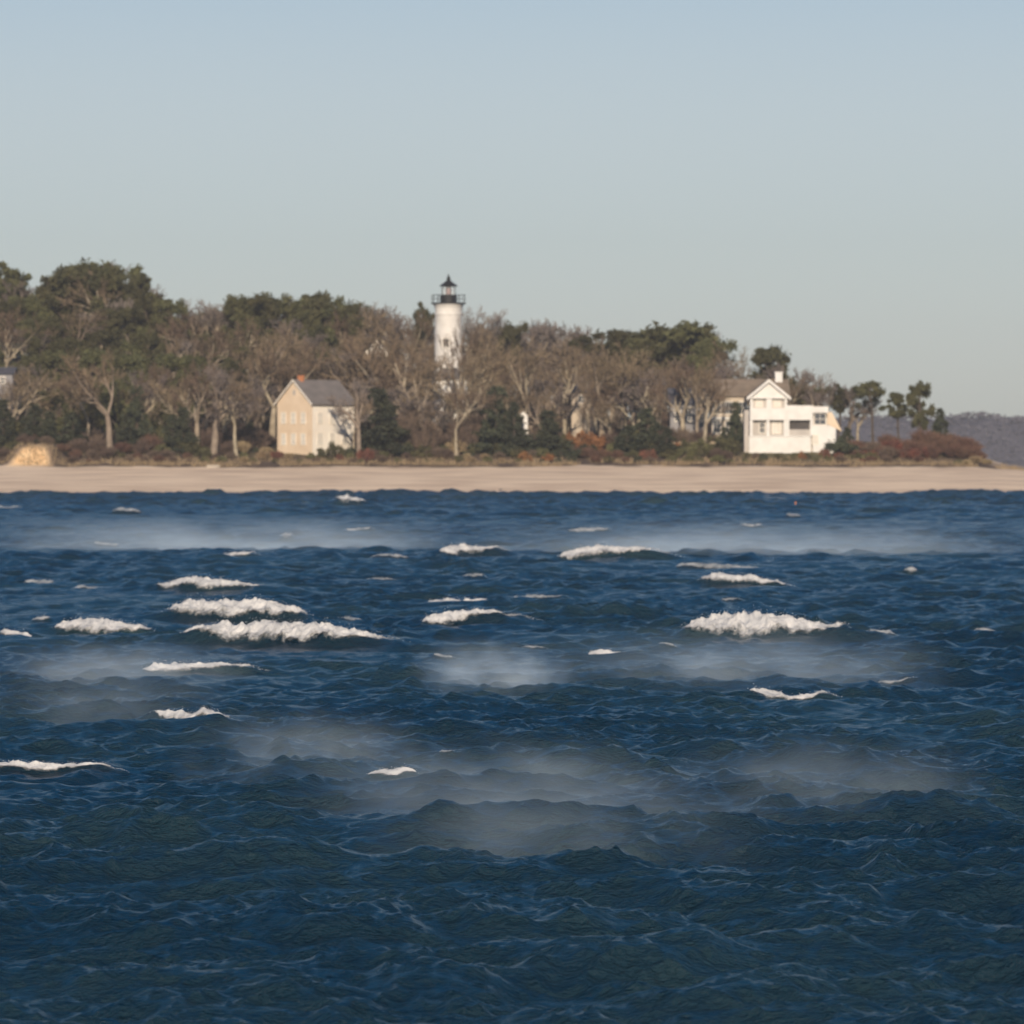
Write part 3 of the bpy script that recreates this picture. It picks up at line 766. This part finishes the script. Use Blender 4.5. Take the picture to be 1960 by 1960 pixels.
# shrubs
def bush(kind, x, Y, H, wide=1.0, label=None):
    i = int(rng.integers(len(SH[kind])))
    look = {'green': 'rounded green bush', 'brown': 'brown leafless bush', 'rust': 'orange-brown bush', 'red': 'russet red bush', 'russet': 'russet twiggy bush', 'straw': 'straw-coloured bush', 'dark': 'dark evergreen bush'}[kind]
    return plant(SH[kind][i], x, Y, None, H, 'shrub', look, place_name(x).replace('behind the', 'below the') + (' along beach top' if Y < 639 else ' on the bank' if Y < 645 else ' under the trees'),
                 'shrub', 'bushes along the shore bank', wide, label, ('stems', 'foliage'))
for x, Y, H, k, wd, lab in ((633, 640, 2.6, 'green', .9, 'pointed olive bush in front of the cream house side wall'), (700, 637, 2.0, 'red', .7, 'brick-red bush at the top of the beach right of the cream house'),
     (650, 637, 1.2, 'red', .6, 'tiny red bush below the cream house'), (505, 640, 1.5, 'straw', .9, 'straw-coloured bush left of the cream house foot'), (530, 640, 1.3, 'red', .8, 'russet bush at the left foot of the cream house'),
     (1005, 637, 1.6, 'rust', .9, 'bright orange-brown bush on the bank right of the lighthouse, left one'), (1050, 637, 1.3, 'rust', .9, 'duller orange-brown bush right of the bright orange one'),
     (1240, 637, 1.9, 'red', .75, 'russet red bush on the bank between lighthouse and white house'), (1110, 652, 3.3, 'rust', .9, 'left half of the orange hedge midway between lighthouse and white house'),
     (1135, 652, 3.0, 'rust', .9, 'right half of the orange hedge midway between lighthouse and white house'), (1295, 648, 1.8, 'rust', .8, 'orange bush by the pale stone wall of the grey house'),
     (1535, 640, 1.3, 'rust', .6, 'small orange bush in front of the white house wing'), (1578, 641, 1.5, 'red', .6, 'small russet bush at the right foot of the white house'), (290, 648, 3.0, 'russet', .7, 'salmon-brown bush among trunks at the left'),
     (1462, 638, 1.3, 'dark', .6, 'little dark bush right in front of the white house gable'), (1612, 644, 3.0, 'dark', .9, 'dark bush at the right end of the white house')):
    bush(k, x, Y, H, wd, lab)
for Y, step, hh in ((636, 30, (.6, 1.2)), (641, 30, (.9, 1.9)), (647, 36, (1.2, 2.6))):
    x = -50
    while x < 1790:
        xx = x + rng.uniform(-.3, .3)*step; x += step*rng.uniform(.85, 1.15)
        if Y == 636 and 15 < xx < 125: continue
        if Y > 640 and (520 < xx < 690 or 1420 < xx < 1605): 
            if Y > 645: continue
        H = rng.uniform(*hh)
        if 515 < xx < 690 or 1415 < xx < 1610: H = min(H, .95 if Y > 638 else .8)
        if xx < 460: k = rng.choice(['brown', 'brown', 'brown', 'green', 'russet'])
        elif xx < 1000: k = rng.choice(['green', 'green', 'green', 'straw', 'brown'])
        elif xx < 1250: k = rng.choice(['green', 'brown', 'russet', 'dark'])
        elif xx < 1600: k = rng.choice(['green', 'green', 'green', 'brown'])
        else: k = rng.choice(['russet', 'russet', 'brown', 'red'])
        bush(k, xx, Y, H, rng.uniform(.8, 1.1))
for Y, step in ((662, 46), (676, 50), (692, 60)):
    x = -50
    while x < 1380:
        xx = x + rng.uniform(-.3, .3)*step; x += step
        if 515 < xx < 690 or 1085 < xx < 1145 or 980 < xx < 1020 or (xx > 1275 and Y < 670): continue
        bush('brown' if xx > 400 or rng.random() < .6 else 'green', xx, Y, rng.uniform(2.6, 4.0), rng.uniform(.75, 1.0))
for x, Y, H in ((700, 652, 5.5), (768, 648, 5.8), (792, 650, 6.5), (815, 647, 5.2), (838, 650, 4.6), (862, 651, 5.0), (885, 648, 5.4), (905, 651, 6.0), (748, 652, 5.0), (710, 650, 4.2)):
    bush('brown', x, Y, H, .55)
for k in range(16): bush('brown' if k % 3 else 'green', -40+k*46, 745, 5.2, .8)
x = -60
while x < 1420:
    xx = x + rng.uniform(-.3, .3)*34; x += 34
    if 505 < xx < 690 or 985 < xx < 1015 or 1085 < xx < 1150: continue
    bush('green' if rng.random() < .25 else 'brown', xx, 655, rng.uniform(2.2, 4.2), rng.uniform(.7, .95))
for x, Y, top, i, wd in ((676, 643, 752, 3, .8), (716, 676, 640, 0, .9), (706, 668, 648, 4, .8), (728, 670, 655, 2, .7), (884, 675, 606, 0, .55), (846, 670, 745, 4, .8), (870, 668, 738, 2, .8), (858, 664, 770, 0, .9), (1348, 651, 700, 0, .9), (688, 641, 716, 6, .75), (1112, 660, 688, 1, .8), (1128, 658, 720, 2, .6), (1330, 655, 690, 1, 1.0)):
    tree('bare', x, Y, top, i=i, wide=wd)
for x, Y, H in ((1345, 646, 2.4), (1375, 646, 2.8), (1400, 646, 2.2)): bush('green', x, Y, H, 1.0)
for x, Y, H in ((1640, 655, 1.8), (1668, 650, 1.6), (1700, 655, 2.6), (1730, 650, 2.0), (1752, 645, 2.2), (1772, 652, 3.6), (1795, 648, 3.0), (1812, 645, 2.8), (1830, 642, 2.2), (1844, 641, 1.7), (1820, 650, 3.0), (1690, 645, 1.6), (1842, 648, 2.6), (1858, 642, 2.0), (1872, 641, 1.4), (1850, 652, 2.6), (1782, 643, 2.0)):
    bush('russet', x, Y, H, .95)
for x, Y, H, k in ((1868, 636, 1.3, 'straw'), (1888, 636, .9, 'straw'), (1850, 634, .9, 'straw'), (1872, 642, 1.4, 'brown'), (1835, 634, .8, 'green'), (1640, 640, 1.1, 'green'), (1665, 639, 1.2, 'green'), (1695, 640, 1.0, 'brown'), (1735, 640, 1.2, 'red')): bush(k, x, Y, H, 1.1)

# labels: what it looks like and where it stands; only then an order from the left
ORD = ['leftmost', 'second from left', 'third from left', 'fourth from left', 'fifth from left', 'sixth from left', 'seventh from left', 'eighth from left', 'ninth from left', 'tenth from left', 'eleventh from left', 'twelfth from left', 'thirteenth from left', 'fourteenth from left', 'fifteenth from left', 'sixteenth from left', 'seventeenth from left', 'eighteenth from left', 'nineteenth from left', 'twentieth from left']
by = {}
for q in placed:
    if not q['fixed']:
        sz = ('tall ' if q['H'] > 9.5 else 'low ' if q['H'] < 6.5 else '') if q['cat'] == 'tree' else ('tall ' if q['H'] > 2.0 else 'low ' if q['H'] < 1.0 else '')
        q['label'] = sz + q['look'] + ' ' + q['where']; by.setdefault(q['label'], []).append(q)
for l, qs in by.items():
    qs.sort(key=lambda q: q['x'])
    for k, q in enumerate(qs):
        t_ = l if len(qs) == 1 else l + ', ' + ('rightmost' if k == len(qs)-1 else ORD[min(k, 19)])
        q['o']['label'] = t_ if len(t_.split()) <= 16 else t_.replace(' of the ', ' of ').replace('leafless tree with', 'leafless,', 1)

# ------------------------------------------------------------------ buildings
def window(parent, x0, x1, z0, z1, y, pane='pane', fw=.09, frame='cream', face='y'):
    """frame of four bars standing proud of the wall at depth y (facing -y, or +x with face='x'), with its pane as a sub-part"""
    a = MB()
    def bx(m, u0, u1, d0, d1, w0, w1):
        if face == 'y': m.box(u0, u1, y+d0, y+d1, w0, w1)
        else: m.box(y-d1, y-d0, u0, u1, w0, w1)
    bx(a, x0-fw, x1+fw, -.07, .02, z1, z1+fw); bx(a, x0-fw, x1+fw, -.10, .02, z0-fw, z0)
    bx(a, x0-fw, x0, -.06, .02, z0, z1); bx(a, x1, x1+fw, -.06, .02, z0, z1)
    zm = (z0+z1)/2; bx(a, x0, x1, -.045, -.02, zm-.03, zm+.03); xm = (x0+x1)/2; bx(a, xm-.02, xm+.02, -.043, -.02, z0, z1)
    f = a.build('window', M[frame], parent)
    p = MB(); bx(p, x0, x1, -.025, -.012, z0, z1); p.build('pane', M[pane], f)
    return f

# lighthouse
YL = 690; s = K*YL/D0
xl = px(858.5, YL); zg = T(858, YL)
lh = empty('lighthouse', (xl, YL, zg)); tag(lh, 'white round lighthouse tower with black lantern rising out of the bare trees', 'lighthouse')
def zl(y): return pz(y, YL) - zg
zt = zl(582)
mb = MB(); mb.lathe([(2.25, -1.0), (2.22, 0), (1.98, zl(612)), (1.98, zl(606)), (2.06, zl(602)), (2.06, zl(600)), (1.98, zl(598)), (1.99, zl(590)), (2.15, zl(585)), (2.32, zl(582))], 40)
mb.build('tower', M['white_brick'], lh, smooth=False)
mb = MB(); mb.lathe([(2.42, zt+.003), (2.55, zt+.06), (2.55, zt+.18), (1.2, zt+.2)], 40); mb.build('gallery', M['black'], lh)
mb = MB()
for z in (zt+.75, zt+1.3):
    n = 28
    for i in range(n):
        a0, a1 = 2*math.pi*i/n, 2*math.pi*(i+1)/n; mb.bar((2.45*math.cos(a0), 2.45*math.sin(a0), z), (2.45*math.cos(a1), 2.45*math.sin(a1), z), .028, 4)
for i in range(14):
    a0 = 2*math.pi*i/14; mb.bar((2.45*math.cos(a0), 2.45*math.sin(a0), zt+.15), (2.45*math.cos(a0), 2.45*math.sin(a0), zt+1.36), .035, 5)
mb.build('railing', M['black'], lh)
za, zb = zl(565), zl(548)
mb = MB(); mb.lathe([(1.22, zt+.19), (1.22, za-.1), (1.32, za-.08), (1.32, za)], 10); mb.build('watch_room', M['black'], lh)
lr = MB(); lr.lathe([(1.0, za+.01), (1.0, zb)], 10); g_ = lr.build('lantern_room', M['glass'], lh)
mb = MB()
for i in range(10):
    a0 = 2*math.pi*i/10; mb.bar((1.01*math.cos(a0), 1.01*math.sin(a0), za), (1.01*math.cos(a0), 1.01*math.sin(a0), zb), .03, 4)
mb.build('glazing_bars', M['black'], g_)
mb = MB(); mb.lathe([(.30, za+.01), (.42, za+.2), (.42, zb-.15), (.25, zb-.02)], 14); mb.build('lens', M['red_lens'], lh)
mb = MB(); mb.lathe([(1.3, zb+.0), (1.34, zb+.08), (.85, zb+.42), (.4, zb+.75), (.25, zl(537)+.1)], 16)
mb.build('lantern_roof', M['black'], lh)
mb = MB(); mb.lathe([(.26, zl(537)+.1), (.3, zl(536)+.25), (.15, zl(535)+.45), (.06, zl(533)+.5), (.05, zl(524))], 10); mb.build('finial', M['black'], lh)
for y_, r_ in ((656, 2.05), (712, 2.12)): window(lh, -.75, .05, zl(y_+7), zl(y_-7), -r_-.0, 'pane', .1)
# low passage house at its foot
ph = empty('service_building', (px(858, 682), 682, T(858, 682))); tag(ph, 'low white building with grey roof at the foot of the lighthouse', 'house')
zz = T(858, 682); e_, r_ = pz(727, 682)-zz, pz(704, 682)-zz
mb = MB(); mb.box(-2.2, 2.6, -1.6, 2.2, -.6, e_); mb.build('wall', M['white'], ph)
mb = MB(); mb.prism([(-1.9, e_+.003), (-2.6, e_+.05), (-.9, r_), (1.2, r_), (3.0, e_+.05), (2.2, e_+.003)], -1.95, 2.5); mb.build('roof', M['roof_grey'], ph)
window(ph, -1.2, -.4, 1.2, 2.4, -1.6); window(ph, .8, 1.6, 1.2, 2.4, -1.6)

# cream house: gable towards the left front, long side towards the right front
Yc = 645; Wg, Dp = 6.9, 8.0
zc = 4.9; eave = pz(771, Yc) - zc; apex = pz(730, 649) - zc
ch = empty('cream_house', (px(596, Yc), Yc, zc), R(-45)); tag(ch, 'cream house with tan gable end, grey pitched roof and orange chimney', 'house')
mb = MB(); mb.box(-Wg, -.22, .22, Dp, -.5, eave-.02)
mb.build('inner_wall', M['cream'], ch)
mb = MB(); mb.prism([(-Wg, -.6), (0, -.6), (0, eave), (-Wg/2, apex), (-Wg, eave)], 0, .2); mb.build('gable_wall', M['tan'], ch)
mb = MB(); mb.box(-.2, .003, .205, Dp, -.6, eave); mb.build('side_wall', M['cream'], ch)
mb = MB(); sl_ = (apex-eave)/(Wg/2)
def rf(x): return apex - abs(x+Wg/2)*sl_
mb.add([(-Wg/2, -.3, apex+.05), (.4, -.3, rf(.4)+.05), (.4, Dp+.3, rf(.4)+.05), (-Wg/2, Dp+.3, apex+.05), (-Wg/2, -.3, apex+.23), (.4, -.3, rf(.4)+.23), (.4, Dp+.3, rf(.4)+.23), (-Wg/2, Dp+.3, apex+.23)],
       [(0,3,2,1),(4,5,6,7),(0,1,5,4),(1,2,6,5),(2,3,7,6),(3,0,4,7)])
xm_ = -Wg-.4
mb.add([(-Wg/2-.001, -.3, apex+.05), (xm_, -.3, rf(xm_)+.05), (xm_, Dp+.3, rf(xm_)+.05), (-Wg/2-.001, Dp+.3, apex+.05), (-Wg/2-.001, -.3, apex+.23), (xm_, -.3, rf(xm_)+.23), (xm_, Dp+.3, rf(xm_)+.23), (-Wg/2-.001, Dp+.3, apex+.23)],
       [(0,1,2,3),(4,7,6,5),(0,4,5,1),(1,5,6,2),(2,6,7,3),(3,7,4,0)])
roof = mb.build('roof', M['roof_grey'], ch)
for sg in (0, 1):
    a = Vector((-Wg/2, -.34, apex+.0)); e = Vector((.42 if sg else xm_-.02, -.34, rf(.42)+.0))
    mb = MB(); up = Vector((0, 0, .24)); th_ = Vector((0, .06, 0))
    mb.add([a, e, e+up, a+up, a+th_, e+th_, e+up+th_, a+up+th_], [(0,1,2,3),(7,6,5,4),(0,4,5,1),(2,6,7,3),(1,5,6,2),(3,7,4,0)]); mb.build('bargeboard', M['cream'], ch)
mb = MB(); mb.box(-Wg/2-.32, -Wg/2+.32, .9, 1.5, apex-.5, apex+.72); mb.box(-Wg/2-.38, -Wg/2+.38, .84, 1.56, apex+.72, apex+.82); mb.build('chimney', M['brick'], roof)
for x_ in (-5.6, -3.6, -1.6): 
    for z_ in (1.4, 4.3): window(ch, x_-.42, x_+.42, z_, z_+1.5, 0, 'pane_pale', .06)
mb = MB(); mb.box(-Wg/2-.25, -Wg/2+.25, -.05, .02, apex-1.9, apex-1.2); mb.build('attic_vent', M['shade'], ch)
for y_ in (1.6, 3.9, 6.2):
    window(ch, y_-.45, y_+.45, 4.3, 5.7, .003, 'pane_pale', .06, face='x')
    window(ch, y_-.45, y_+.45, 1.4, 3.0, .003, 'pane_pale', .06, face='x')

# white house
Yw = 650; zw = T(1470, Yw) - .6
wh = empty('white_house', (0, Yw, 0)); tag(wh, 'white house with front gable, porch and balcony beside green shrubs on the right', 'house')
X_ = lambda x: px(x, Yw); Z_ = lambda y: pz(y, Yw)
x0, x1 = X_(1437), X_(1506)
mb = MB(); mb.box(x0+.05, x1-.05, .9, 5.5, zw, Z_(760)); mb.build('shade_toned_porch_wall', M['shade'], wh)                      # recessed behind the porches, with their shade put into its grey
mb = MB(); mb.prism([(x0-.15, Z_(760)), (x1+.15, Z_(760)), (x1+.15, Z_(757)), ((x0+x1)/2, Z_(729)), (x0-.15, Z_(757))], .1, .4); gw = mb.build('gable_wall', M['white'], wh)
mb = MB()                                                                                                              # gable roof slabs
cx = (x0+x1)/2; za_, ze_ = Z_(726), Z_(757)
for sg in (-1, 1):
    a, e = (cx, za_), (cx+sg*((x1-x0)/2+.5), ze_-.25)
    pts = [a, e, (e[0], e[1]-.16), (a[0], a[1]-.16)] if sg > 0 else [a, (a[0], a[1]-.16), (e[0], e[1]-.16), e]
    mb.prism(pts, -.35, 9)
mb.build('gable_roof', M['roof_tan'], wh)
for sg in (-1, 1):
    mb = MB(); a, e = (cx, za_+.03), (cx+sg*((x1-x0)/2+.55), ze_-.25)
    pts = [a, e, (e[0], e[1]-.42), (a[0], a[1]-.42)] if sg > 0 else [a, (a[0], a[1]-.42), (e[0], e[1]-.42), e]
    mb.prism(pts, -.42, -.355); mb.build('bargeboard', M['white'], wh)
mb = MB(); mb.box(x0-.1, x1+.1, -.1, .75, Z_(763), Z_(760)-.01); mb.build('cornice', M['white'], wh)
# upper floor: wall with two window bays, their shade put into the grey, post between
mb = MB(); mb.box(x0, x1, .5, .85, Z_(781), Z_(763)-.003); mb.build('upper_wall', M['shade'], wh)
for xx, wd_ in ((1437, .35), (1471, .75), (1503, .35)):
    mb = MB(); mb.box(X_(xx)-wd_/2+.1, X_(xx)+wd_/2+.1, .05, .49, Z_(781), Z_(763)-.003); mb.build('post', M['white'], wh)
window(wh, X_(1448), X_(1459), Z_(778), Z_(766), .5, 'pane_pale'); window(wh, X_(1482), X_(1494), Z_(778), Z_(766), .5, 'pane_pale')
mb = MB(); mb.box(x0-.1, x1+.05, .0, .86, Z_(804), Z_(781)-.003); mb.build('balcony_band', M['white'], wh)
for xx in (1438, 1470, 1503):
    mb = MB(); mb.box(X_(xx)-.2, X_(xx)+.2, .1, .45, Z_(836), Z_(804)-.003); mb.build('post', M['white'], wh)
window(wh, X_(1455), X_(1464), Z_(828), Z_(809), .9, 'pane', .1); window(wh, X_(1480), X_(1494), Z_(829), Z_(808), .9, 'pane_pale', .1)
mb = MB(); mb.box(x0-.25, X_(1552), -.12, .0, zw-.3, Z_(836)); mb.build('porch_skirt', M['white'], wh)
mb = MB(); mb.box(x0-.25, X_(1552), -.22, .08, Z_(836)+.003, Z_(834)); mb.build('porch_rail', M['white'], wh)
# right wing with flat balcony roof
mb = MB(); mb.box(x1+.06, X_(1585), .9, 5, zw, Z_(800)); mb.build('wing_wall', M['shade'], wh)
mb = MB(); mb.box(x1+.06, X_(1556), .02, 5.1, Z_(804), Z_(776)); mb.box(X_(1556)+.003, X_(1586), .5, 5.1, Z_(790), Z_(778)); mb.build('wing_parapet', M['white'], wh)
mb = MB(); mb.box(x1+.3, X_(1550), .8, .895, Z_(822), Z_(804)-.003); mb.build('dark_opening', M['dark_in'], wh)  # dark panel stands in for the shade inside the opening
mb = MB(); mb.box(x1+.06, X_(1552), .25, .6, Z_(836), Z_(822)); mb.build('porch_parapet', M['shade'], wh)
for xx in (1508, 1553):
    mb = MB(); mb.box(X_(xx)-.15, X_(xx)+.2, .03, .24, Z_(834)+.003, Z_(804)-.003); mb.build('post', M['white'], wh)
mb = MB(); mb.box(X_(1556)+.003, X_(1600), .3, 4.5, zw, Z_(814)); mb.build('end_wall', M['white'], wh)
window(wh, X_(1560), X_(1581), Z_(812), Z_(792), .9, 'pane', .1)
window(wh, X_(1556), X_(1566), Z_(850), Z_(833), .3, 'pane_pale', .1)
mb = MB()
mb.add([(X_(1584), .25, Z_(790)), (X_(1592), .25, Z_(788)), (X_(1612), .25, Z_(826)), (X_(1584), .25, Z_(812)), (X_(1584), 4, Z_(790)), (X_(1592), 4, Z_(788)), (X_(1612), 4, Z_(826)), (X_(1584), 4, Z_(812))],
       [(0,3,2,1),(4,5,6,7),(0,1,5,4),(1,2,6,5),(2,3,7,6),(3,0,4,7)]); mb.build('side_gable', M['tan'], wh)  # orange sunlight on this end is put into its tan colour
mb = MB(); mb.box(X_(1425), x0-.26, .6, 4.5, zw, Z_(785)); mb.build('annex', M['shade'], wh)
# body behind with brown roof, and the white chimney
xb0, xb1 = px(1358, 660), px(1512, 660)
zb0 = T(1400, 660)-1
P6 = lambda y: pz(y, 660)
mb = MB(); mb.box(xb0+.3, x0-.3, 9.5, 16, zb0, P6(758)); mb.build('rear_wall', M['beige'], wh)
mb = MB(); mb.add([(xb0, 9.1, P6(759)), (xb1, 9.1, P6(759)), (xb1, 13, P6(725)), (xb0, 13, P6(725)), (xb0, 17, P6(759)), (xb1, 17, P6(759))], [(0,1,2,3),(3,2,5,4),(0,3,4),(1,5,2),(0,4,5,1)])
rr_ = mb.build('roof', M['roof_tan'], wh)
mb = MB(); mb.box(px(1484, 662), px(1498, 662), 12.3, 13.5, P6(735), P6(713)); mb.box(px(1483, 662), px(1499, 662), 12.2, 13.6, P6(713)+.003, P6(711)); mb.build('chimney', M['white'], rr_)
for xa in (1372, 1395, 1420):
    window(wh, px(xa-6, 660), px(xa+6, 660), P6(792), P6(770), 9.5, 'pane', .18); window(wh, px(xa-6, 660), px(xa+6, 660), P6(828), P6(806), 9.5, 'pane', .18)
mb = MB(); mb.box(xb0+.3, x0-.3, 9.2, 9.495, P6(803), P6(798)); mb.build('belt_course', M['white'], wh)

# half-hidden houses among the trees
def small_house(name, x0, x1, Y, ytop, yeave, ybase, wall, roofm, label, gable=False, depth=6, wins=()):
    z = T((x0+x1)/2, Y); h = empty(name, (px((x0+x1)/2, Y), Y, z)); tag(h, label, 'house')
    a, b_ = px(x0, Y)-h.location.x, px(x1, Y)-h.location.x; e, t_ = pz(yeave, Y)-z, pz(ytop, Y)-z; zb = min(-.5, pz(ybase, Y)-z)
    if gable:
        m = MB(); m.prism([(a, zb), (b_, zb), (b_, e), ((a+b_)/2, t_-.15), (a, e)], 0, depth); m.build('wall', M[wall], h)
        for sg in (-1, 1):
            m = MB(); cx_ = (a+b_)/2; o_ = (cx_, t_); q_ = (cx_+sg*((b_-a)/2+.35), e-.2)
            pts = [o_, q_, (q_[0], q_[1]-.14), (o_[0], o_[1]-.14)] if sg > 0 else [o_, (o_[0], o_[1]-.14), (q_[0], q_[1]-.14), q_]
            m.prism(pts, -.3, depth+.3); m.build('roof', M[roofm], h)
    else:
        m = MB(); m.box(a, b_, 0, depth, zb, e); m.build('wall', M[wall], h)
        m = MB(); m.add([(a-.3, -.35, e), (b_+.3, -.35, e), (b_+.3, depth/2, t_), (a-.3, depth/2, t_), (a-.3, depth+.35, e), (b_+.3, depth+.35, e)], [(0,1,2,3),(3,2,5,4),(0,3,4),(1,5,2),(0,4,5,1)]); m.build('roof', M[roofm], h)
    for (wx, wy, ww, wh_) in wins: window(h, px(wx-ww/2, Y)-h.location.x, px(wx+ww/2, Y)-h.location.x, pz(wy+wh_/2, Y)-z, pz(wy-wh_/2, Y)-z, 0, 'pane', .1)
    return h
small_house('pale_house', 700, 742, 688, 648, 672, 720, 'cream', 'roof_grey', 'pale gabled house half hidden in trees left of the lighthouse', True, 7, ((712, 682, 7, 12), (730, 682, 7, 12)))
small_house('blue_roofed_house', 684, 752, 678, 692, 706, 735, 'grey_wall', 'roof_dark', 'low house with slate blue roof half hidden above the dark cone-shaped evergreen', False, 6, ((705, 716, 8, 10), (735, 716, 8, 10)))
small_house('pale_cottage', 1094, 1136, 672, 738, 752, 800, 'beige', 'roof_dark', 'pale cottage with dark roof glimpsed between trunks above the orange hedge', False, 6, ((1113, 764, 9, 12), (1128, 764, 6, 12)))
small_house('grey_house', 1283, 1352, 664, 742, 774, 830, 'grey_wall', 'roof_dark', 'grey house with dark roof behind bare trunks left of the white house', False, 7, ((1297, 795, 9, 22), (1318, 795, 9, 22), (1340, 795, 9, 22)))
small_house('white_shed', 994, 1010, 648, 784, 795, 830, 'white', 'roof_tan', 'small white gabled shed between two dark evergreens', True, 3)
small_house('blue_grey_house', -25, 24, 672, 702, 716, 760, 'grey_wall', 'roof_dark', 'blue-grey house glimpsed behind trunks at the left edge', False, 6, ((5, 728, 8, 12),))
o = empty('stone_wall', (px(1330, 652), 652, T(1330, 652)))
tag(o, 'low tan stone wall below the grey house', 'wall')
mb = MB()
for k in range(9): mb.box(-3.0+k*.72, -2.3+k*.72, -.3-.02*(k % 3), .3, -.6, 1.3+.12*math.sin(k*2.1))
mb.build('stones', M['stone'], o, bevel=.05)

# upturned white dinghy on the sand and the marker stake in the water
yb = 631; zz = T(407, yb)
o = empty('upturned_dinghy', (px(408, yb), yb, zz-.12), R(25)); o.scale = (.8, .8, .62); tag(o, 'small pale upturned boat lying at the top of the sand left of the cream house', 'boat')
V = []; F = []; n = 14; m = 9
for i in range(n):
    u = -1+2*i/(n-1); hw = .62*(1-abs(u)**2.6)**.6 + .03 if u < .75 else .62*(1-abs(u)**2.6)**.6+.03
    for j in range(m):
        a = math.pi*j/(m-1); V.append((u*1.25, -hw*math.cos(a), .62*math.sin(a)**.7*(1-.25*u*u)))
for i in range(n-1):
    for j in range(m-1): F.append((i*m+j, (i+1)*m+j, (i+1)*m+j+1, i*m+j+1))
F += [tuple(range(m-1, -1, -1)), tuple((n-1)*m+j for j in range(m))]
mb = MB(); mb.add(V, F); mb.build('hull', M['beige'], o, smooth=True)
mb = MB(); mb.box(-1.15, 1.15, -.03, .03, .56, .68); mb.build('keel', M['beige'], o)
dS = HCAM*D0/(K*(972-YH)); o = empty('marker_stake', (px(1523, dS), dS, 0)); tag(o, 'slender orange marker stake in the water near the beach below the white house', 'marker')
mb = MB(); mb.lathe([(.05, -1), (.05, .55), (.03, .62)], 8); mb.build('pole', M['orange'], o)

# ------------------------------------------------------------------ air: haze and blown spray
def volume_mat(name, density, color=(.9,.92,.95), noise=None, aniso=0.0):
    m = bpy.data.materials.new(name); m.use_nodes = True; t = m.node_tree
    t.nodes.remove(t.nodes['Principled BSDF'])
    v = t.nodes.new('ShaderNodeVolumePrincipled'); v.inputs['Color'].default_value = (*color, 1); v.inputs['Anisotropy'].default_value = aniso
    v.inputs['Density'].default_value = density
    t.links.new(v.outputs[0], t.nodes['Material Output'].inputs['Volume'])
    return m, t, v
hm, _, _ = volume_mat('sea_air', .00013)
mb = MB(); mb.box(-2700, 2700, -70, 2500, -6.5, 70); o = mb.build('haze', hm); tag(o, 'thin pale sea haze', 'haze', kind='stuff')

def spray(x0, x1, y0, y1, dens, depth=7, label=''):
    d = HCAM*D0/(K*(y1-YH)); X0, X1 = px(x0, d), px(x1, d); h = (y1-y0)*K*d/D0
    m, t, v = volume_mat('blown_spray', 0, (.68,.83,1.0), aniso=-.35)
    tc = t.nodes.new('ShaderNodeTexCoord')
    sx = t.nodes.new('ShaderNodeSeparateXYZ'); t.links.new(tc.outputs['Generated'], sx.inputs[0])
    def math_(op, a, b_=None):
        n_ = t.nodes.new('ShaderNodeMath'); n_.operation = op
        for k, val in enumerate((a, b_)):
            if val is None: continue
            if isinstance(val, (int, float)): n_.inputs[k].default_value = val
            else: t.links.new(val, n_.inputs[k])
        return n_.outputs[0]
    def hump(o_):  # 4u(1-u)
        return math_('MULTIPLY', math_('MULTIPLY', o_, math_('SUBTRACT', 1.0, o_)), 4.0)
    n_ = t.nodes.new('ShaderNodeTexNoise'); n_.inputs['Scale'].default_value = 1.0; n_.inputs['Detail'].default_value = 5
    mp = t.nodes.new('ShaderNodeMapping'); mp.inputs['Scale'].default_value = (5.0/(X1-X0), .3, 1.3/h); mp.inputs['Location'].default_value = (x0*.37, y0*.11, 0)
    t.links.new(tc.outputs['Object'], mp.inputs[0]); t.links.new(mp.outputs[0], n_.inputs['Vector'])
    cl_ = t.nodes.new('ShaderNodeMapRange'); cl_.inputs[1].default_value = .33; cl_.inputs[2].default_value = .7; t.links.new(n_.outputs['Fac'], cl_.inputs[0])
    zf = math_('POWER', math_('SUBTRACT', 1.0, sx.outputs[2]), 1.3)
    den = math_('MULTIPLY', math_('MULTIPLY', cl_.outputs[0], zf), math_('MULTIPLY', math_('POWER', hump(sx.outputs[0]), 1.6), hump(sx.outputs[1])))
    t.links.new(math_('MULTIPLY', den, dens*1.2), v.inputs['Density'])
    mb = MB(); mb.box(X0, X1, d, d+depth, -.3, h); o = mb.build('blown_spray', m); tag(o, label, 'spray', kind='stuff')
spray(-80, 900, 985, 1055, .16, 12, 'band of grey wind-blown spray drifting over the far water at the left')
spray(800, 2050, 990, 1065, .13, 12, 'band of grey wind-blown spray drifting over the far water at the right')
spray(760, 1120, 1240, 1335, .15, 12, 'patch of pale spray drifting over the middle of the water')
spray(1020, 1880, 1215, 1325, .10, 12, 'wide thin spray below the biggest right-hand breaker')
spray(-100, 480, 1240, 1325, .10, 12, 'thin spray at the left edge below the breakers')
spray(280, 800, 1400, 1510, .08, 12, 'small pale spray patch in the lower left water')
spray(560, 1300, 1440, 1550, .07, 10, 'thin upper veil of the brightest near spray')
spray(480, 1480, 1490, 1600, .08, 10, 'brightest spray band in the near water at the centre')
spray(640, 1560, 1550, 1670, .08, 10, 'lowest spray band in the near water at the centre')
spray(1300, 2000, 1460, 1580, .07, 12, 'faint spray patch in the near water at the right')
spray(-120, 420, 1300, 1400, .05, 12, 'very faint spray at the left edge of the near water')
